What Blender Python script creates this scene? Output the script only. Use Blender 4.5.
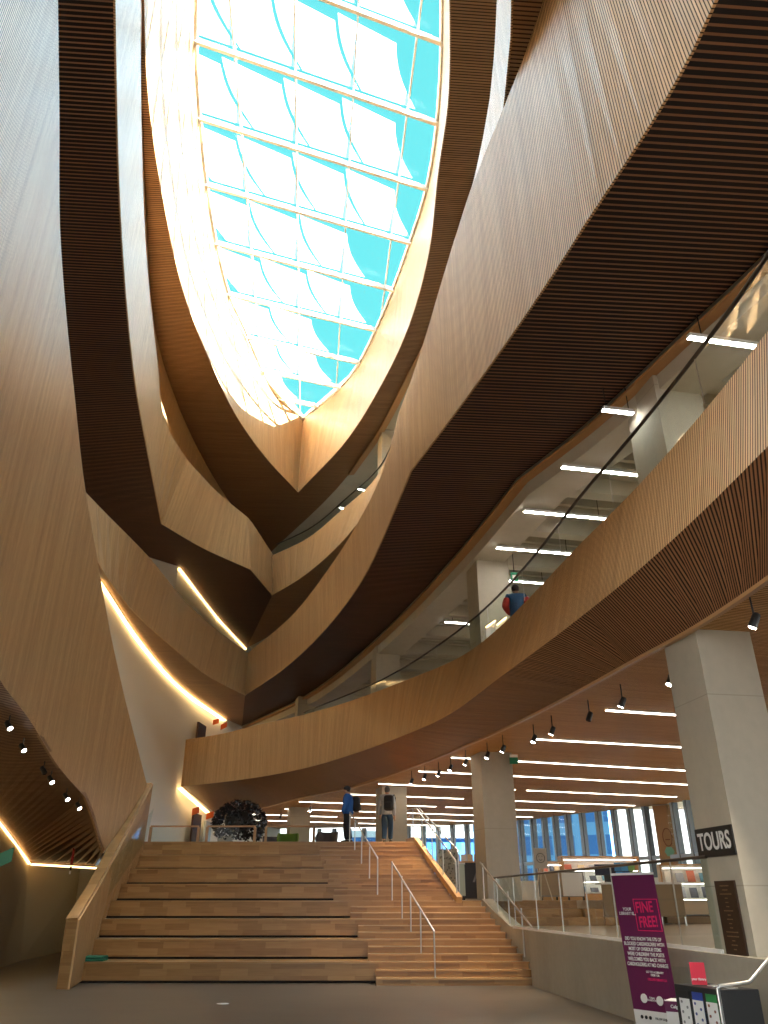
import bpy, bmesh, math, random
from mathutils import Vector, Matrix
random.seed(7)
for o in list(bpy.data.objects): bpy.data.objects.remove(o)
S = bpy.context.scene
COL = S.collection
R = math.radians

# ------------------------------------------------------------ camera, world, sun, exposure
cd = bpy.data.cameras.new('camera'); cam = bpy.data.objects.new('camera', cd); COL.objects.link(cam)
cam.location = (0, 0, 1.70); cam.rotation_euler = (R(90 + 26.75), 0, 0)
cd.sensor_fit = 'VERTICAL'; cd.sensor_height = 36; cd.lens = 36 * 769 / 1024
cd.clip_start = 0.05; cd.clip_end = 600
S.camera = cam
S.view_settings.view_transform = 'Standard'; S.view_settings.look = 'None'
S.view_settings.gamma = 1; S.view_settings.use_curve_mapping = False
S.view_settings.exposure = 1.8
try:
    S.cycles.use_denoising = True
    S.cycles.max_bounces = 9; S.cycles.diffuse_bounces = 5; S.cycles.glossy_bounces = 4
    S.cycles.transmission_bounces = 6; S.cycles.transparent_max_bounces = 10
    S.cycles.caustics_reflective = False; S.cycles.caustics_refractive = False
    S.cycles.sample_clamp_indirect = 6
except Exception: pass
W = bpy.data.worlds.new('sky'); S.world = W; W.use_nodes = True
nt = W.node_tree; nt.nodes.clear()
tc = nt.nodes.new('ShaderNodeTexCoord'); sp = nt.nodes.new('ShaderNodeSeparateXYZ')
rp = nt.nodes.new('ShaderNodeValToRGB'); bg = nt.nodes.new('ShaderNodeBackground'); wo = nt.nodes.new('ShaderNodeOutputWorld')
nt.links.new(tc.outputs['Generated'], sp.inputs[0]); nt.links.new(sp.outputs['Z'], rp.inputs[0])
nt.links.new(rp.outputs[0], bg.inputs[0]); nt.links.new(bg.outputs[0], wo.inputs[0])
el = rp.color_ramp.elements
el[0].position = 0.0; el[0].color = (0.10, 0.10, 0.105, 1)
el[1].position = 1.0; el[1].color = (0.10, 0.18, 0.33, 1)
for p_, c_ in ((0.012, (0.66, 0.64, 0.60)), (0.20, (0.46, 0.54, 0.62)), (0.42, (0.036, 0.17, 0.178)), (0.90, (0.034, 0.16, 0.168))):
    e = el.new(p_); e.color = (*c_, 1)
bg.inputs[1].default_value = 1.6
sd = bpy.data.lights.new('sun', 'SUN'); sun = bpy.data.objects.new('sun', sd); COL.objects.link(sun)
sd.energy = 30; sd.angle = R(0.7); sd.color = (1.0, 0.97, 0.93)
sun.rotation_euler = Vector((0.80, -0.22, 0.52)).to_track_quat('Z', 'Y').to_euler(); sun.location = (30, 0, 50)

# ------------------------------------------------------------ materials
def mat(name, col=(.8,.8,.8), rough=.5, metal=0, spec=.5, emit=None, estr=0, alpha=None, trans=0, ior=1.45):
    m = bpy.data.materials.new(name); m.use_nodes = True
    b = m.node_tree.nodes['Principled BSDF']
    b.inputs['Base Color'].default_value = (*col, 1); b.inputs['Roughness'].default_value = rough
    b.inputs['Metallic'].default_value = metal; b.inputs['Specular IOR Level'].default_value = spec
    b.inputs['Transmission Weight'].default_value = trans; b.inputs['IOR'].default_value = ior
    if emit: b.inputs['Emission Color'].default_value = (*emit, 1); b.inputs['Emission Strength'].default_value = estr
    return m
class G:
    """small node graph helper"""
    def __init__(s, m): s.t = m.node_tree; s.b = s.t.nodes['Principled BSDF']
    def n(s, ty, **k):
        x = s.t.nodes.new(ty)
        for a, v in k.items(): setattr(x, a, v)
        return x
    def l(s, a, b): s.t.links.new(a, b)
    def math(s, op, a, b=None, clamp=False):
        x = s.n('ShaderNodeMath', operation=op, use_clamp=clamp)
        for i, v in enumerate((a, b)):
            if v is None: continue
            if isinstance(v, (int, float)): x.inputs[i].default_value = v
            else: s.l(v, x.inputs[i])
        return x.outputs[0]
    def mix(s, f, a, b, mode='MIX'):
        x = s.n('ShaderNodeMix', data_type='RGBA', blend_type=mode)
        for i, v in ((0, f), (6, a), (7, b)):
            if isinstance(v, (int, float)): x.inputs[i].default_value = v
            elif isinstance(v, tuple): x.inputs[i].default_value = (*v, 1)
            else: s.l(v, x.inputs[i])
        return x.outputs[2]
def slats(name, c1, c2, gapc, pitch, gap, rough, coord='UV', ang=0, bump=.5, spec=.5, plank=.22, coat=0):
    """thin timber slats with dark open joints between them"""
    m = mat(name, c1, rough, spec=spec); g = G(m)
    t = g.n('ShaderNodeTexCoord')
    sp_ = g.n('ShaderNodeSeparateXYZ')
    if coord == 'UV': g.l(t.outputs['UV'], sp_.inputs[0]); U, V = sp_.outputs[0], sp_.outputs[1]
    else:
        mp = g.n('ShaderNodeMapping'); mp.inputs['Rotation'].default_value = (0, 0, ang)
        g.l(t.outputs['Object'], mp.inputs[0]); g.l(mp.outputs[0], sp_.inputs[0]); U, V = sp_.outputs[1], sp_.outputs[0]
    q = g.math('DIVIDE', U, pitch); fr = g.math('FRACT', q); idx = g.math('FLOOR', q)
    ingap = g.math('GREATER_THAN', fr, 1 - gap)
    cv = g.n('ShaderNodeCombineXYZ'); g.l(idx, cv.inputs[0]); g.l(g.math('FLOOR', g.math('DIVIDE', g.math('ADD', V, g.math('MULTIPLY', idx, .73)), 1.9)), cv.inputs[1])
    wn = g.n('ShaderNodeTexWhiteNoise'); wn.noise_dimensions = '2D'; g.l(cv.outputs[0], wn.inputs['Vector'])
    cv2 = g.n('ShaderNodeCombineXYZ'); g.l(g.math('MULTIPLY', U, 1 / plank), cv2.inputs[0]); g.l(g.math('MULTIPLY', V, .12), cv2.inputs[1])
    no = g.n('ShaderNodeTexNoise'); no.inputs['Scale'].default_value = 1.0; no.inputs['Detail'].default_value = 3; g.l(cv2.outputs[0], no.inputs['Vector'])
    f = g.math('ADD', g.math('MULTIPLY', wn.outputs[0], .5), g.math('MULTIPLY', g.math('SUBTRACT', no.outputs[0], .32), 1.5), True)
    c = g.mix(f, c1, c2); c = g.mix(ingap, c, gapc); g.l(c, g.b.inputs['Base Color'])
    r_ = g.math('ADD', g.math('MULTIPLY', ingap, .4), rough); g.l(r_, g.b.inputs['Roughness'])
    if coat: g.b.inputs['Coat Weight'].default_value = coat; g.b.inputs['Coat Roughness'].default_value = .22
    if bump:
        bp = g.n('ShaderNodeBump'); bp.inputs['Strength'].default_value = bump; bp.inputs['Distance'].default_value = .02
        g.l(g.math('SUBTRACT', 1.0, ingap), bp.inputs['Height']); g.l(bp.outputs[0], g.b.inputs['Normal'])
    return m
def blocks(name, c1, c2, L, H, rough, coord='Object'):
    """butcher-block boards: random staves along x"""
    m = mat(name, c1, rough); g = G(m); t = g.n('ShaderNodeTexCoord'); s_ = g.n('ShaderNodeSeparateXYZ'); g.l(t.outputs['Object'], s_.inputs[0])
    row = g.math('FLOOR', g.math('DIVIDE', g.math('ADD', s_.outputs[2], g.math('MULTIPLY', s_.outputs[1], 1.0)), H))
    w1 = g.n('ShaderNodeTexWhiteNoise'); w1.noise_dimensions = '1D'; g.l(row, w1.inputs['W'])
    col_ = g.math('FLOOR', g.math('ADD', g.math('DIVIDE', s_.outputs[0], L), g.math('MULTIPLY', w1.outputs[0], 7)))
    cv = g.n('ShaderNodeCombineXYZ'); g.l(col_, cv.inputs[0]); g.l(row, cv.inputs[1])
    w2 = g.n('ShaderNodeTexWhiteNoise'); w2.noise_dimensions = '2D'; g.l(cv.outputs[0], w2.inputs['Vector'])
    mp = g.n('ShaderNodeMapping'); mp.inputs['Scale'].default_value = (1.2, 16, 16); g.l(t.outputs['Object'], mp.inputs[0])
    no = g.n('ShaderNodeTexNoise'); no.inputs['Scale'].default_value = 1.6; no.inputs['Detail'].default_value = 4; g.l(mp.outputs[0], no.inputs['Vector'])
    f = g.math('ADD', g.math('MULTIPLY', w2.outputs[0], .75), g.math('MULTIPLY', g.math('SUBTRACT', no.outputs[0], .4), .8), True)
    g.l(g.mix(f, c1, c2), g.b.inputs['Base Color']); return m
def concrete(name, c1, c2, sc=.6, rough=.75, spec=.3, joints=False, stretch=(1, 1, .25)):
    m = mat(name, c1, rough, spec=spec); g = G(m); t = g.n('ShaderNodeTexCoord')
    mp = g.n('ShaderNodeMapping'); mp.inputs['Scale'].default_value = stretch; g.l(t.outputs['Object'], mp.inputs[0])
    a = g.n('ShaderNodeTexNoise'); a.inputs['Scale'].default_value = sc; a.inputs['Detail'].default_value = 6; a.inputs['Roughness'].default_value = .65; g.l(mp.outputs[0], a.inputs['Vector'])
    b = g.n('ShaderNodeTexNoise'); b.inputs['Scale'].default_value = sc * 14; b.inputs['Detail'].default_value = 4; g.l(t.outputs['Object'], b.inputs['Vector'])
    f = g.math('ADD', g.math('MULTIPLY', g.math('SUBTRACT', a.outputs[0], .3), 1.7), g.math('MULTIPLY', g.math('SUBTRACT', b.outputs[0], .5), .5), True)
    c = g.mix(f, c1, c2)
    if joints:
        s_ = g.n('ShaderNodeSeparateXYZ'); g.l(t.outputs['Object'], s_.inputs[0])
        j = g.math('LESS_THAN', g.math('FRACT', g.math('DIVIDE', g.math('ADD', s_.outputs[2], .55), 2.4)), .006)
        c = g.mix(j, c, tuple(x * .72 for x in c1))
    g.l(c, g.b.inputs['Base Color']); return m
OAK1, OAK2, GAP = (.76, .475, .225), (.53, .31, .135), (.035, .016, .008)
M = {}
M['face'] = slats('oak_slats_vertical', OAK1, OAK2, GAP, .055, .31, .42, coat=.04, spec=.34)
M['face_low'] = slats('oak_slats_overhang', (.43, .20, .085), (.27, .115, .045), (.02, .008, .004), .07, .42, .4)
M['soffit'] = slats('oak_slats_soffit_shaded', (.27, .12, .052), (.17, .075, .032), (.008, .003, .002), .105, .66, .5, coord='Object', ang=R(-4))  # same oak, darkened in colour for the shade under the bands
M['soffit_far'] = slats('oak_slats_soffit_fine_shaded', (.44, .24, .11), (.31, .165, .075), (.05, .022, .01), .085, .34, .5, coord='Object', ang=R(-4))  # lighter copy of the soffit oak, shade still in its colour
M['ceil'] = slats('oak_slats_ceiling', (.72, .43, .19), (.52, .29, .115), (.16, .075, .03), .06, .3, .5, coord='Object', ang=R(-18), bump=.2, spec=.08)
M['trim'] = mat('oak_trim', (.50, .28, .12), .4)
M['block'] = blocks('oak_block_boards', (.40, .22, .08), (.23, .11, .035), .62, .14, .38)
M['tread'] = blocks('oak_treads', (.44, .25, .10), (.30, .16, .056), .9, .30, .3)
M['shadow_gap'] = mat('recess_shade_black', (.02, .012, .008), .8)  # near-black that paints shade into the stair recesses
M['conc'] = concrete('board_concrete', (.50, .46, .37), (.36, .33, .27), .5, joints=True)
M['conc_wall'] = concrete('cast_wall_concrete', (.44, .41, .34), (.31, .285, .235), .6)
M['conc_ceil'] = concrete('slab_concrete', (.62, .59, .50), (.46, .43, .36), .35)
M['floor'] = concrete('polished_concrete', (.125, .103, .078), (.078, .064, .05), .45, rough=.3, spec=.5, stretch=(1, 2.2, 1))
M['floor_up'] = concrete('pale_timber_floor', (.55, .43, .30), (.46, .35, .24), .5, rough=.3, spec=.5)
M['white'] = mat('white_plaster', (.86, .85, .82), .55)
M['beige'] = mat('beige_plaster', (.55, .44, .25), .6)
M['blackm'] = mat('black_metal', (.015, .014, .014), .4)
M['steel'] = mat('brushed_steel', (.55, .54, .52), .32, 1)
M['steel_dark'] = mat('dark_rail_cap', (.06, .05, .045), .35, .6)
M['led'] = mat('led_lens', (1, 1, 1), .5, emit=(1, .9, .76), estr=3.4)
M['led_cool'] = mat('led_lens_neutral', (1, 1, 1), .5, emit=(1, .95, .88), estr=14)
M['cove'] = mat('warm_cove_led', (1, .8, .4), .5, emit=(1, .64, .25), estr=2.7)
M['cove_dim'] = mat('faint_cove_led', (1, .8, .4), .5, emit=(1, .66, .28), estr=1.6)
M['bulb'] = mat('spot_lens', (1, 1, 1), .5, emit=(1, .9, .75), estr=40)
M['alu'] = mat('white_aluminium', (.80, .80, .80), .4)
M['frame'] = mat('blue_grey_mullion', (.46, .62, .78), .35)
M['frame_dark'] = mat('dark_mullion_edge', (.10, .13, .17), .4)
def glassy(name, tint=(.93, .97, .96), alpha=.12):
    m = bpy.data.materials.new(name); m.use_nodes = True; t = m.node_tree; t.nodes.clear()
    o = t.nodes.new('ShaderNodeOutputMaterial'); mx = t.nodes.new('ShaderNodeMixShader'); a = t.nodes.new('ShaderNodeBsdfTransparent'); b = t.nodes.new('ShaderNodeBsdfGlossy')
    f = t.nodes.new('ShaderNodeFresnel'); f.inputs[0].default_value = 1.45
    mm = t.nodes.new('ShaderNodeMath'); mm.operation = 'MULTIPLY_ADD'; mm.inputs[1].default_value = .08; mm.inputs[2].default_value = alpha * .3
    a.inputs[0].default_value = (*tint, 1); b.inputs['Roughness'].default_value = .02
    t.links.new(f.outputs[0], mm.inputs[0]); t.links.new(mm.outputs[0], mx.inputs[0]); t.links.new(a.outputs[0], mx.inputs[1]); t.links.new(b.outputs[0], mx.inputs[2]); t.links.new(mx.outputs[0], o.inputs[0])
    return m
M['glass'] = glassy('clear_glass', alpha=.01); M['skyglass'] = glassy('roof_glass', (.92, .97, .98), .02)
def roof_reflection():  # translucent panels that stand for bright reflections in the roof glass
    m = bpy.data.materials.new('white_reflection_panel'); m.use_nodes = True; t = m.node_tree; t.nodes.clear()
    o = t.nodes.new('ShaderNodeOutputMaterial'); a = t.nodes.new('ShaderNodeBsdfTransparent'); b = t.nodes.new('ShaderNodeBsdfTranslucent'); c = t.nodes.new('ShaderNodeBsdfDiffuse')
    m1 = t.nodes.new('ShaderNodeMixShader'); m2 = t.nodes.new('ShaderNodeMixShader')
    b.inputs[0].default_value = (.66, .84, .98, 1); c.inputs[0].default_value = (.8, .88, .95, 1); m1.inputs[0].default_value = .25; m2.inputs[0].default_value = .55  # blue tint put in to cool the daylight coming through
    t.links.new(b.outputs[0], m1.inputs[1]); t.links.new(c.outputs[0], m1.inputs[2]); t.links.new(a.outputs[0], m2.inputs[1]); t.links.new(m1.outputs[0], m2.inputs[2]); t.links.new(m2.outputs[0], o.inputs[0])
    return m
M['roof_reflection'] = roof_reflection()
def flat(name, c, r=.6): 
    if name not in M: M[name] = mat(name, c, r)
    return M[name]

# ------------------------------------------------------------ mesh helpers
def tag(o, label=None, cat=None, group=None, kind=None):
    if label: o['label'] = label
    if cat: o['category'] = cat
    if group: o['group'] = group
    if kind: o['kind'] = kind
    return o
def empty(name, loc, label, cat, group=None, rz=0):
    o = bpy.data.objects.new(name, None); COL.objects.link(o); o.location = loc; o.rotation_euler = (0, 0, rz); o.empty_display_size = .2
    return tag(o, label, cat, group)
def link(name, me, m, parent=None):
    o = bpy.data.objects.new(name, me); COL.objects.link(o)
    if m is not None: me.materials.append(m)
    if parent is not None: o.parent = parent; 
    return o
class MB:
    """collects shapes into one mesh; coordinates are local to the parent"""
    def __init__(s): s.v = []; s.f = []; s.sm = []
    def add(s, vs, fs, smooth=False):
        k = len(s.v); s.v += [tuple(v) for v in vs]; s.f += [tuple(i + k for i in f) for f in fs]; s.sm += [smooth] * len(fs); return s
    def box(s, x0, y0, z0, x1, y1, z1, rz=0, c=None):
        vs = [(x, y, z) for z in (z0, z1) for y in (y0, y1) for x in (x0, x1)]
        if rz:
            cx, cy = c if c else ((x0 + x1) / 2, (y0 + y1) / 2); ca, sa = math.cos(rz), math.sin(rz)
            vs = [(cx + (x - cx) * ca - (y - cy) * sa, cy + (x - cx) * sa + (y - cy) * ca, z) for x, y, z in vs]
        return s.add(vs, [(0, 2, 3, 1), (4, 5, 7, 6), (0, 1, 5, 4), (2, 6, 7, 3), (0, 4, 6, 2), (1, 3, 7, 5)])
    def bar(s, a, b, w, h=None, up=(0, 0, 1)):
        h = h or w; a, b = Vector(a), Vector(b); d = (b - a).normalized(); u = Vector(up)
        if abs(d.dot(u)) > .98: u = Vector((0, 1, 0))
        r = d.cross(u).normalized() * w / 2; u = r.cross(d).normalized() * h / 2
        vs = [p + i * r + j * u for p in (a, b) for i, j in ((-1, -1), (1, -1), (1, 1), (-1, 1))]
        return s.add(vs, [(3, 2, 1, 0), (4, 5, 6, 7), (0, 1, 5, 4), (1, 2, 6, 5), (2, 3, 7, 6), (3, 0, 4, 7)])
    def tube(s, pts, r, n=8, caps=True):
        pts = [Vector(p) for p in pts]; rr = r if isinstance(r, (list, tuple)) else [r] * len(pts); rings = []
        for i, p in enumerate(pts):
            d = (pts[min(i + 1, len(pts) - 1)] - pts[max(i - 1, 0)]).normalized(); u = Vector((0, 0, 1)) if abs(d.z) < .95 else Vector((0, 1, 0))
            a = d.cross(u).normalized(); b = d.cross(a).normalized()
            rings.append([p + rr[i] * (math.cos(2 * math.pi * k / n) * a + math.sin(2 * math.pi * k / n) * b) for k in range(n)])
        vs = [v for q in rings for v in q]; fs = []
        for i in range(len(rings) - 1):
            for k in range(n): fs.append((i * n + k, i * n + (k + 1) % n, (i + 1) * n + (k + 1) % n, (i + 1) * n + k))
        s.add(vs, fs, True)
        if caps: s.add(rings[0], [tuple(range(n))]); s.add(rings[-1], [tuple(reversed(range(n)))])
        return s
    def prism(s, poly, z0, z1):
        n = len(poly); vs = [(x, y, z0) for x, y in poly] + [(x, y, z1) for x, y in poly]
        return s.add(vs, [tuple(reversed(range(n))), tuple(range(n, 2 * n))] + [(i, (i + 1) % n, n + (i + 1) % n, n + i) for i in range(n)])
    def ball(s, c, r, n=12, m=8):
        rx, ry, rz = r if isinstance(r, (tuple, list)) else (r, r, r); vs = []; fs = []
        for j in range(m + 1):
            t = math.pi * j / m
            for i in range(n): a = 2 * math.pi * i / n; vs.append((c[0] + rx * math.sin(t) * math.cos(a), c[1] + ry * math.sin(t) * math.sin(a), c[2] + rz * math.cos(t)))
        for j in range(m):
            for i in range(n): fs.append((j * n + i, (j + 1) * n + i, (j + 1) * n + (i + 1) % n, j * n + (i + 1) % n))
        return s.add(vs, fs, True)
    def build(s, name, m, parent=None, bevel=0):
        me = bpy.data.meshes.new(name); me.from_pydata(s.v, [], s.f); me.update()
        for p, q in zip(me.polygons, s.sm): p.use_smooth = q
        o = link(name, me, m, parent)
        if bevel:
            b = o.modifiers.new('bevel', 'BEVEL'); b.width = bevel; b.segments = 2; b.limit_method = 'ANGLE'
        return o
def spline(P, n=6, brk=()):
    """smooth curve through P, non-uniform tangents, sharp corners at the indices in brk"""
    P = [Vector(p) for p in P]
    if len(P) < 3: return [P[0].lerp(P[1], k / n) for k in range(n + 1)]
    d = [(P[i + 1] - P[i]).length + 1e-9 for i in range(len(P) - 1)]
    def tan(i, seg):
        if i == 0 or i == len(P) - 1 or i in brk:
            return (P[seg + 1] - P[seg]) / d[seg]
        return (((P[i] - P[i-1]) / d[i-1]) * d[i] + ((P[i+1] - P[i]) / d[i]) * d[i-1]) / (d[i] + d[i-1])
    out = []
    for i in range(len(P) - 1):
        a, b = P[i], P[i + 1]; t1, t2 = tan(i, i) * d[i], tan(i + 1, i) * d[i]
        for k in range(n):
            t = k / n; out.append((2*t**3-3*t*t+1)*a + (t**3-2*t*t+t)*t1 + (-2*t**3+3*t*t)*b + (t**3-t*t)*t2)
    out.append(P[-1]); return out
def face(name, A, B, m, parent, th=.04, n=6, flip=False, brk=()):
    """upright cladding: both edges are re-read at the same y so that the slats stand upright"""
    a, b = spline(A, n, brk), spline(B, n, brk); sg = 1 if b[-1].y > b[0].y else -1
    def at(P, y):
        if (y - P[0].y) * sg <= 0: return P[0]
        for p, q in zip(P[:-1], P[1:]):
            if (y - p.y) * sg >= -1e-9 and (q.y - y) * sg >= -1e-9: return p.lerp(q, (y - p.y) / (q.y - p.y + 1e-12 * sg))
        return P[-1]
    bb = [at(b, p.y) for p in a]; bb[0] = b[0]; bb[-1] = b[-1]
    return ribbon(name, a, bb, m, parent, th=th, curve=False, flip=flip)
def ribbon(name, A, B, m, parent=None, th=.08, n=6, curve=True, flip=False, brk=()):
    """a curved sheet with real thickness between two edges, uv in metres along and across"""
    a = spline(A, n, brk) if curve else [Vector(p) for p in A]; b = spline(B, n, brk) if curve else [Vector(p) for p in B]
    assert len(a) == len(b), name
    N = len(a); mids = [(p + q) / 2 for p, q in zip(a, b)]; U = [0]
    for i in range(1, N): U.append(U[-1] + (mids[i] - mids[i - 1]).length)
    front = []; back = []
    for i in range(N):
        t = (mids[min(i + 1, N - 1)] - mids[max(i - 1, 0)]); w = b[i] - a[i]; nn = t.cross(w).normalized() * (th if not flip else -th)
        if name in ('soffit', 'overhang', 'edge_trim') and nn.z < 0: nn = -nn
        front += [a[i], b[i]]; back += [a[i] + nn, b[i] + nn]
    vs = front + back; K = 2 * N; fs = []; uv = []
    def q(f, us): fs.append(f); uv.extend(us)
    for i in range(N - 1):
        v0, v1 = (b[i] - a[i]).length, (b[i + 1] - a[i + 1]).length
        q((2*i, 2*i+2, 2*i+3, 2*i+1), [(U[i], 0), (U[i+1], 0), (U[i+1], v1), (U[i], v0)])
        q((K+2*i, K+2*i+1, K+2*i+3, K+2*i+2), [(U[i], 0), (U[i], v0), (U[i+1], v1), (U[i+1], 0)])
        q((2*i, K+2*i, K+2*i+2, 2*i+2), [(U[i], 0), (U[i], .05), (U[i+1], .05), (U[i+1], 0)])
        q((2*i+1, 2*i+3, K+2*i+3, K+2*i+1), [(U[i], 0), (U[i+1], 0), (U[i+1], .05), (U[i], .05)])
    q((0, 1, K+1, K), [(0, 0), (.01, 0), (.01, .01), (0, .01)]); j = 2 * N - 2
    q((j, K+j, K+j+1, j+1), [(0, 0), (.01, 0), (.01, .01), (0, .01)])
    me = bpy.data.meshes.new(name); me.from_pydata([tuple(v) for v in vs], [], fs); me.update()
    l = me.uv_layers.new(name='UVMap')
    for i, c in enumerate(uv): l.data[i].uv = c
    return link(name, me, m, parent)
def wall_along(name, pts, z0, z1, m, th=.15, parent=None, flip=False, n=6, curve=True):
    return ribbon(name, [(x, y, z0) for x, y in pts], [(x, y, z1) for x, y in pts], m, parent, th=th, n=n, curve=curve, flip=flip)
def xat(pts, y):
    """x of a plan polyline at a given y (pts sorted by y)"""
    p = sorted([(q[1], q[0]) for q in pts])
    if y <= p[0][0]: a, b = p[0], p[1]
    elif y >= p[-1][0]: a, b = p[-2], p[-1]
    else:
        for a, b in zip(p[:-1], p[1:]):
            if a[0] <= y <= b[0]: break
    t = (y - a[0]) / (b[0] - a[0] + 1e-9); return a[1] + t * (b[1] - a[1])
def struct(o, label=None): o['kind'] = 'structure'; return o
def sheet(name, ys, xl, xr, zf, m, th=.2, up=True):
    """slab whose left/right edges follow functions of y"""
    vs = []; fs = []
    for y in ys:
        z = zf(y)
        vs += [(xl(y), y, z), (xr(y), y, z), (xl(y), y, z + th), (xr(y), y, z + th)]
    for i in range(len(ys) - 1):
        a, b = 4 * i, 4 * i + 4
        fs += [(a, b, b+1, a+1), (a+2, a+3, b+3, b+2), (a, a+2, b+2, b), (a+1, b+1, b+3, a+3)]
    k = 4 * (len(ys) - 1); fs += [(0, 1, 3, 2), (k, k+2, k+3, k+1)]
    mb = MB(); mb.add(vs, fs); return mb.build(name, m)
def text(name, body, size, m, parent, loc, rot, align='CENTER', ext=.002, sx=1.0):
    c = bpy.data.curves.new(name, 'FONT'); c.body = body; c.size = size; c.align_x = align; c.align_y = 'CENTER'; c.extrude = ext; c.offset = size * .02; c.materials.append(m)
    t = bpy.data.objects.new(name, c); COL.objects.link(t)
    me = bpy.data.meshes.new_from_object(t.evaluated_get(bpy.context.evaluated_depsgraph_get())); bpy.data.objects.remove(t)
    o = bpy.data.objects.new(name, me); COL.objects.link(o); o.parent = parent; o.location = loc; o.rotation_euler = rot; o.scale = (sx, 1, 1); return o
def copy_tree(o, parent=None):
    c = o.copy(); COL.objects.link(c)
    if parent is not None: c.parent = parent
    for ch in o.children: copy_tree(ch, c)
    return c

# ============================================================ THE ATRIUM: plan curves in metres
ZC = lambda y: min(4.82 + .035 * y, 5.65)                    # timber ceiling of the ground storey
D_low = [(4.3,3.2),(4.45,6.0),(4.55,8.46),(4.42,10.69),(4.16,12.4),(3.83,14.65),(3.18,18.4),(2.22,22.7),(.57,27.6),(-1.35,32.0),(-3.64,35.32),(-5.87,39.41),(-8.63,42.51)]
D_cre = [(3.7,0.5,5.6),(3.85,3.4,5.68),(3.83,6.54,5.74),(3.57,9.94,5.82),(3.29,11.85,5.86),(2.52,16.12,5.95),(1.54,21.1,6.06),(.49,24.03,6.13),(-1.19,27.82,6.21),(-3.32,31.71,6.3),(-5.17,34.12,6.35),(-7.24,36.13,6.39),(-9.53,38.03,6.44)]
D_top = [(3.95,.4,6.95),(4.05,3.4,7.05),(4.13,6.51,7.17),(3.88,10.23,7.33),(3.52,12.8,7.44),(3.22,15.3,7.54),(2.86,17.9,7.65),(2.22,20.9,7.78),(.52,24.61,7.95),(-3.44,31.87,8.43),(-5.71,34.64,8.58),(-7.48,36.33,8.54),(-9.55,38.04,8.59)]
C_out = [(3.5,-6.0,10.8),(6.7,3.5,10.8),(6.02,8.92,10.8),(5.37,10.82,10.8),(4.29,13.9,10.8),(3.21,16.23,10.8),(2.25,20.3,10.8),(.57,26.25,10.8),(-.47,29.48,10.8),(-4.0,38.51,10.8),(-8.34,45.96,10.8)]
C_bot = [(0.8,-1.9,10.8),(3.3,1.8,10.8),(3.79,5.17,10.8),(3.04,8.52,10.8),(1.30,14.1,10.8),(.67,15.89,10.8),(.41,17.37,10.8),(-.7,23.0,10.8),(-2.43,28.58,10.8),(-4.48,33.63,10.8),(-6.94,38.43,10.8)]
C_topf = [(0.8,-1.8,16.7),(3.0,2.6,16.75),(3.03,8.54,16.74),(1.91,12.3,15.77),(.75,15.67,13.4),(.42,16.9,13.1),(.22,18.32,12.95),(-1.12,24.2,13.0),(-2.20,27.6,13.0),(-3.84,31.95,12.9),(-6.93,38.24,12.9)]
C_topL = [(-6.93,38.24,12.9),(-7.8,34.36,12.9),(-8.33,31.14,12.9),(-8.64,25.88,12.9),(-9.3,20.0,12.9),(-9.3,14.0,12.9)]
C_botL = [(-6.94,38.43,10.8),(-8.01,34.84,10.8),(-8.53,30.57,10.8),(-8.9,24.95,10.8),(-8.54,20.0,10.8),(-7.6,14.0,10.8)]
C_outL = [(-8.34,45.96,10.8),(-8.91,44.0,10.8),(-9.68,36.69,10.8),(-9.54,29.22,10.8),(-9.01,22.83,10.8),(-8.9,15.0,10.8)]
B_topR = [(-6.30,39.8,19),(-4.32,37.8,19),(-2.09,34.16,19),(-.37,30.95,19),(.34,28.14,19),(1.12,23.39,19),(1.95,18.43,19),(2.6,12,19),(1.0,1,19)]
B_botR = [(-6.23,40.3,16.8),(-4.43,37.81,16.8),(-2.10,33.45,16.8),(-.60,29.6,16.8),(.30,26.6,16.8),(1.2,22.5,16.8),(2.0,17.5,16.8),(2.6,11,16.8),(1.0,0.6,16.8)]
B_outR = [(-9.24,50.26,16.8),(-7.22,47.42,16.8),(-5.22,43.46,16.8),(-2.81,37.25,16.8),(-.87,32.8,16.8),(1.5,28,16.8),(3.4,22,16.8),(4.6,14,16.8),(4.6,4,16.8)]
B_topL = [(-6.32,39.79,19.1),(-7.09,36.21,19.54),(-8.35,33.6,19.8),(-9.30,31.3,20.2),(-9.40,27.6,19.95),(-8.73,23.64,20.26),(-8.17,20.55,20.35),(-7.25,16.46,20.31),(-6.5,13.55,20.31),(-5.68,10.57,20.31),(-4.0,5,20.31)]
B_botL = [(-6.23,40.3,16.8),(-6.87,36.52,16.8),(-8.75,33.8,16.8),(-10.04,31.16,16.8),(-8.93,24.71,16.8),(-8.18,20.58,16.8),(-7.29,16.63,16.8),(-6.23,12.51,16.8),(-5.7,10.65,16.8),(-5.09,8.58,16.8),(-3.4,3,16.8)]
B_outL = [(-9.24,50.26,16.8),(-9.91,44.1,16.8),(-10.37,36.17,16.8),(-11.76,34.77,16.8),(-13.47,32.66,16.8),(-12.6,27.0,16.8),(-10.6,21.6,16.8),(-9.6,17.5,16.8),(-8.7,14.8,16.8),(-6.6,8.9,16.8),(-5.2,3,16.8)]
A_botR = [(-5.09,40.16,23.2),(-1.77,33.98,23.2),(-.28,30.01,23.2),(1.05,25.44,23.2),(1.71,21.18,23.2),(1.84,17.5,23.2),(1.97,15.26,23.2),(1.79,12.21,23.2),(.9,6,23.2),(-1.5,-1,23.2)]
A_outR = [(-7.92,48.98,23.2),(-1.92,37.77,23.2),(-.21,33.31,23.2),(1.15,28.61,23.2),(2.03,25.5,23.2),(2.93,18.8,23.2),(3.4,16.5,23.2),(4.34,12.21,23.2),(4.6,6,23.2),(4.0,-3,23.2)]
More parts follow.
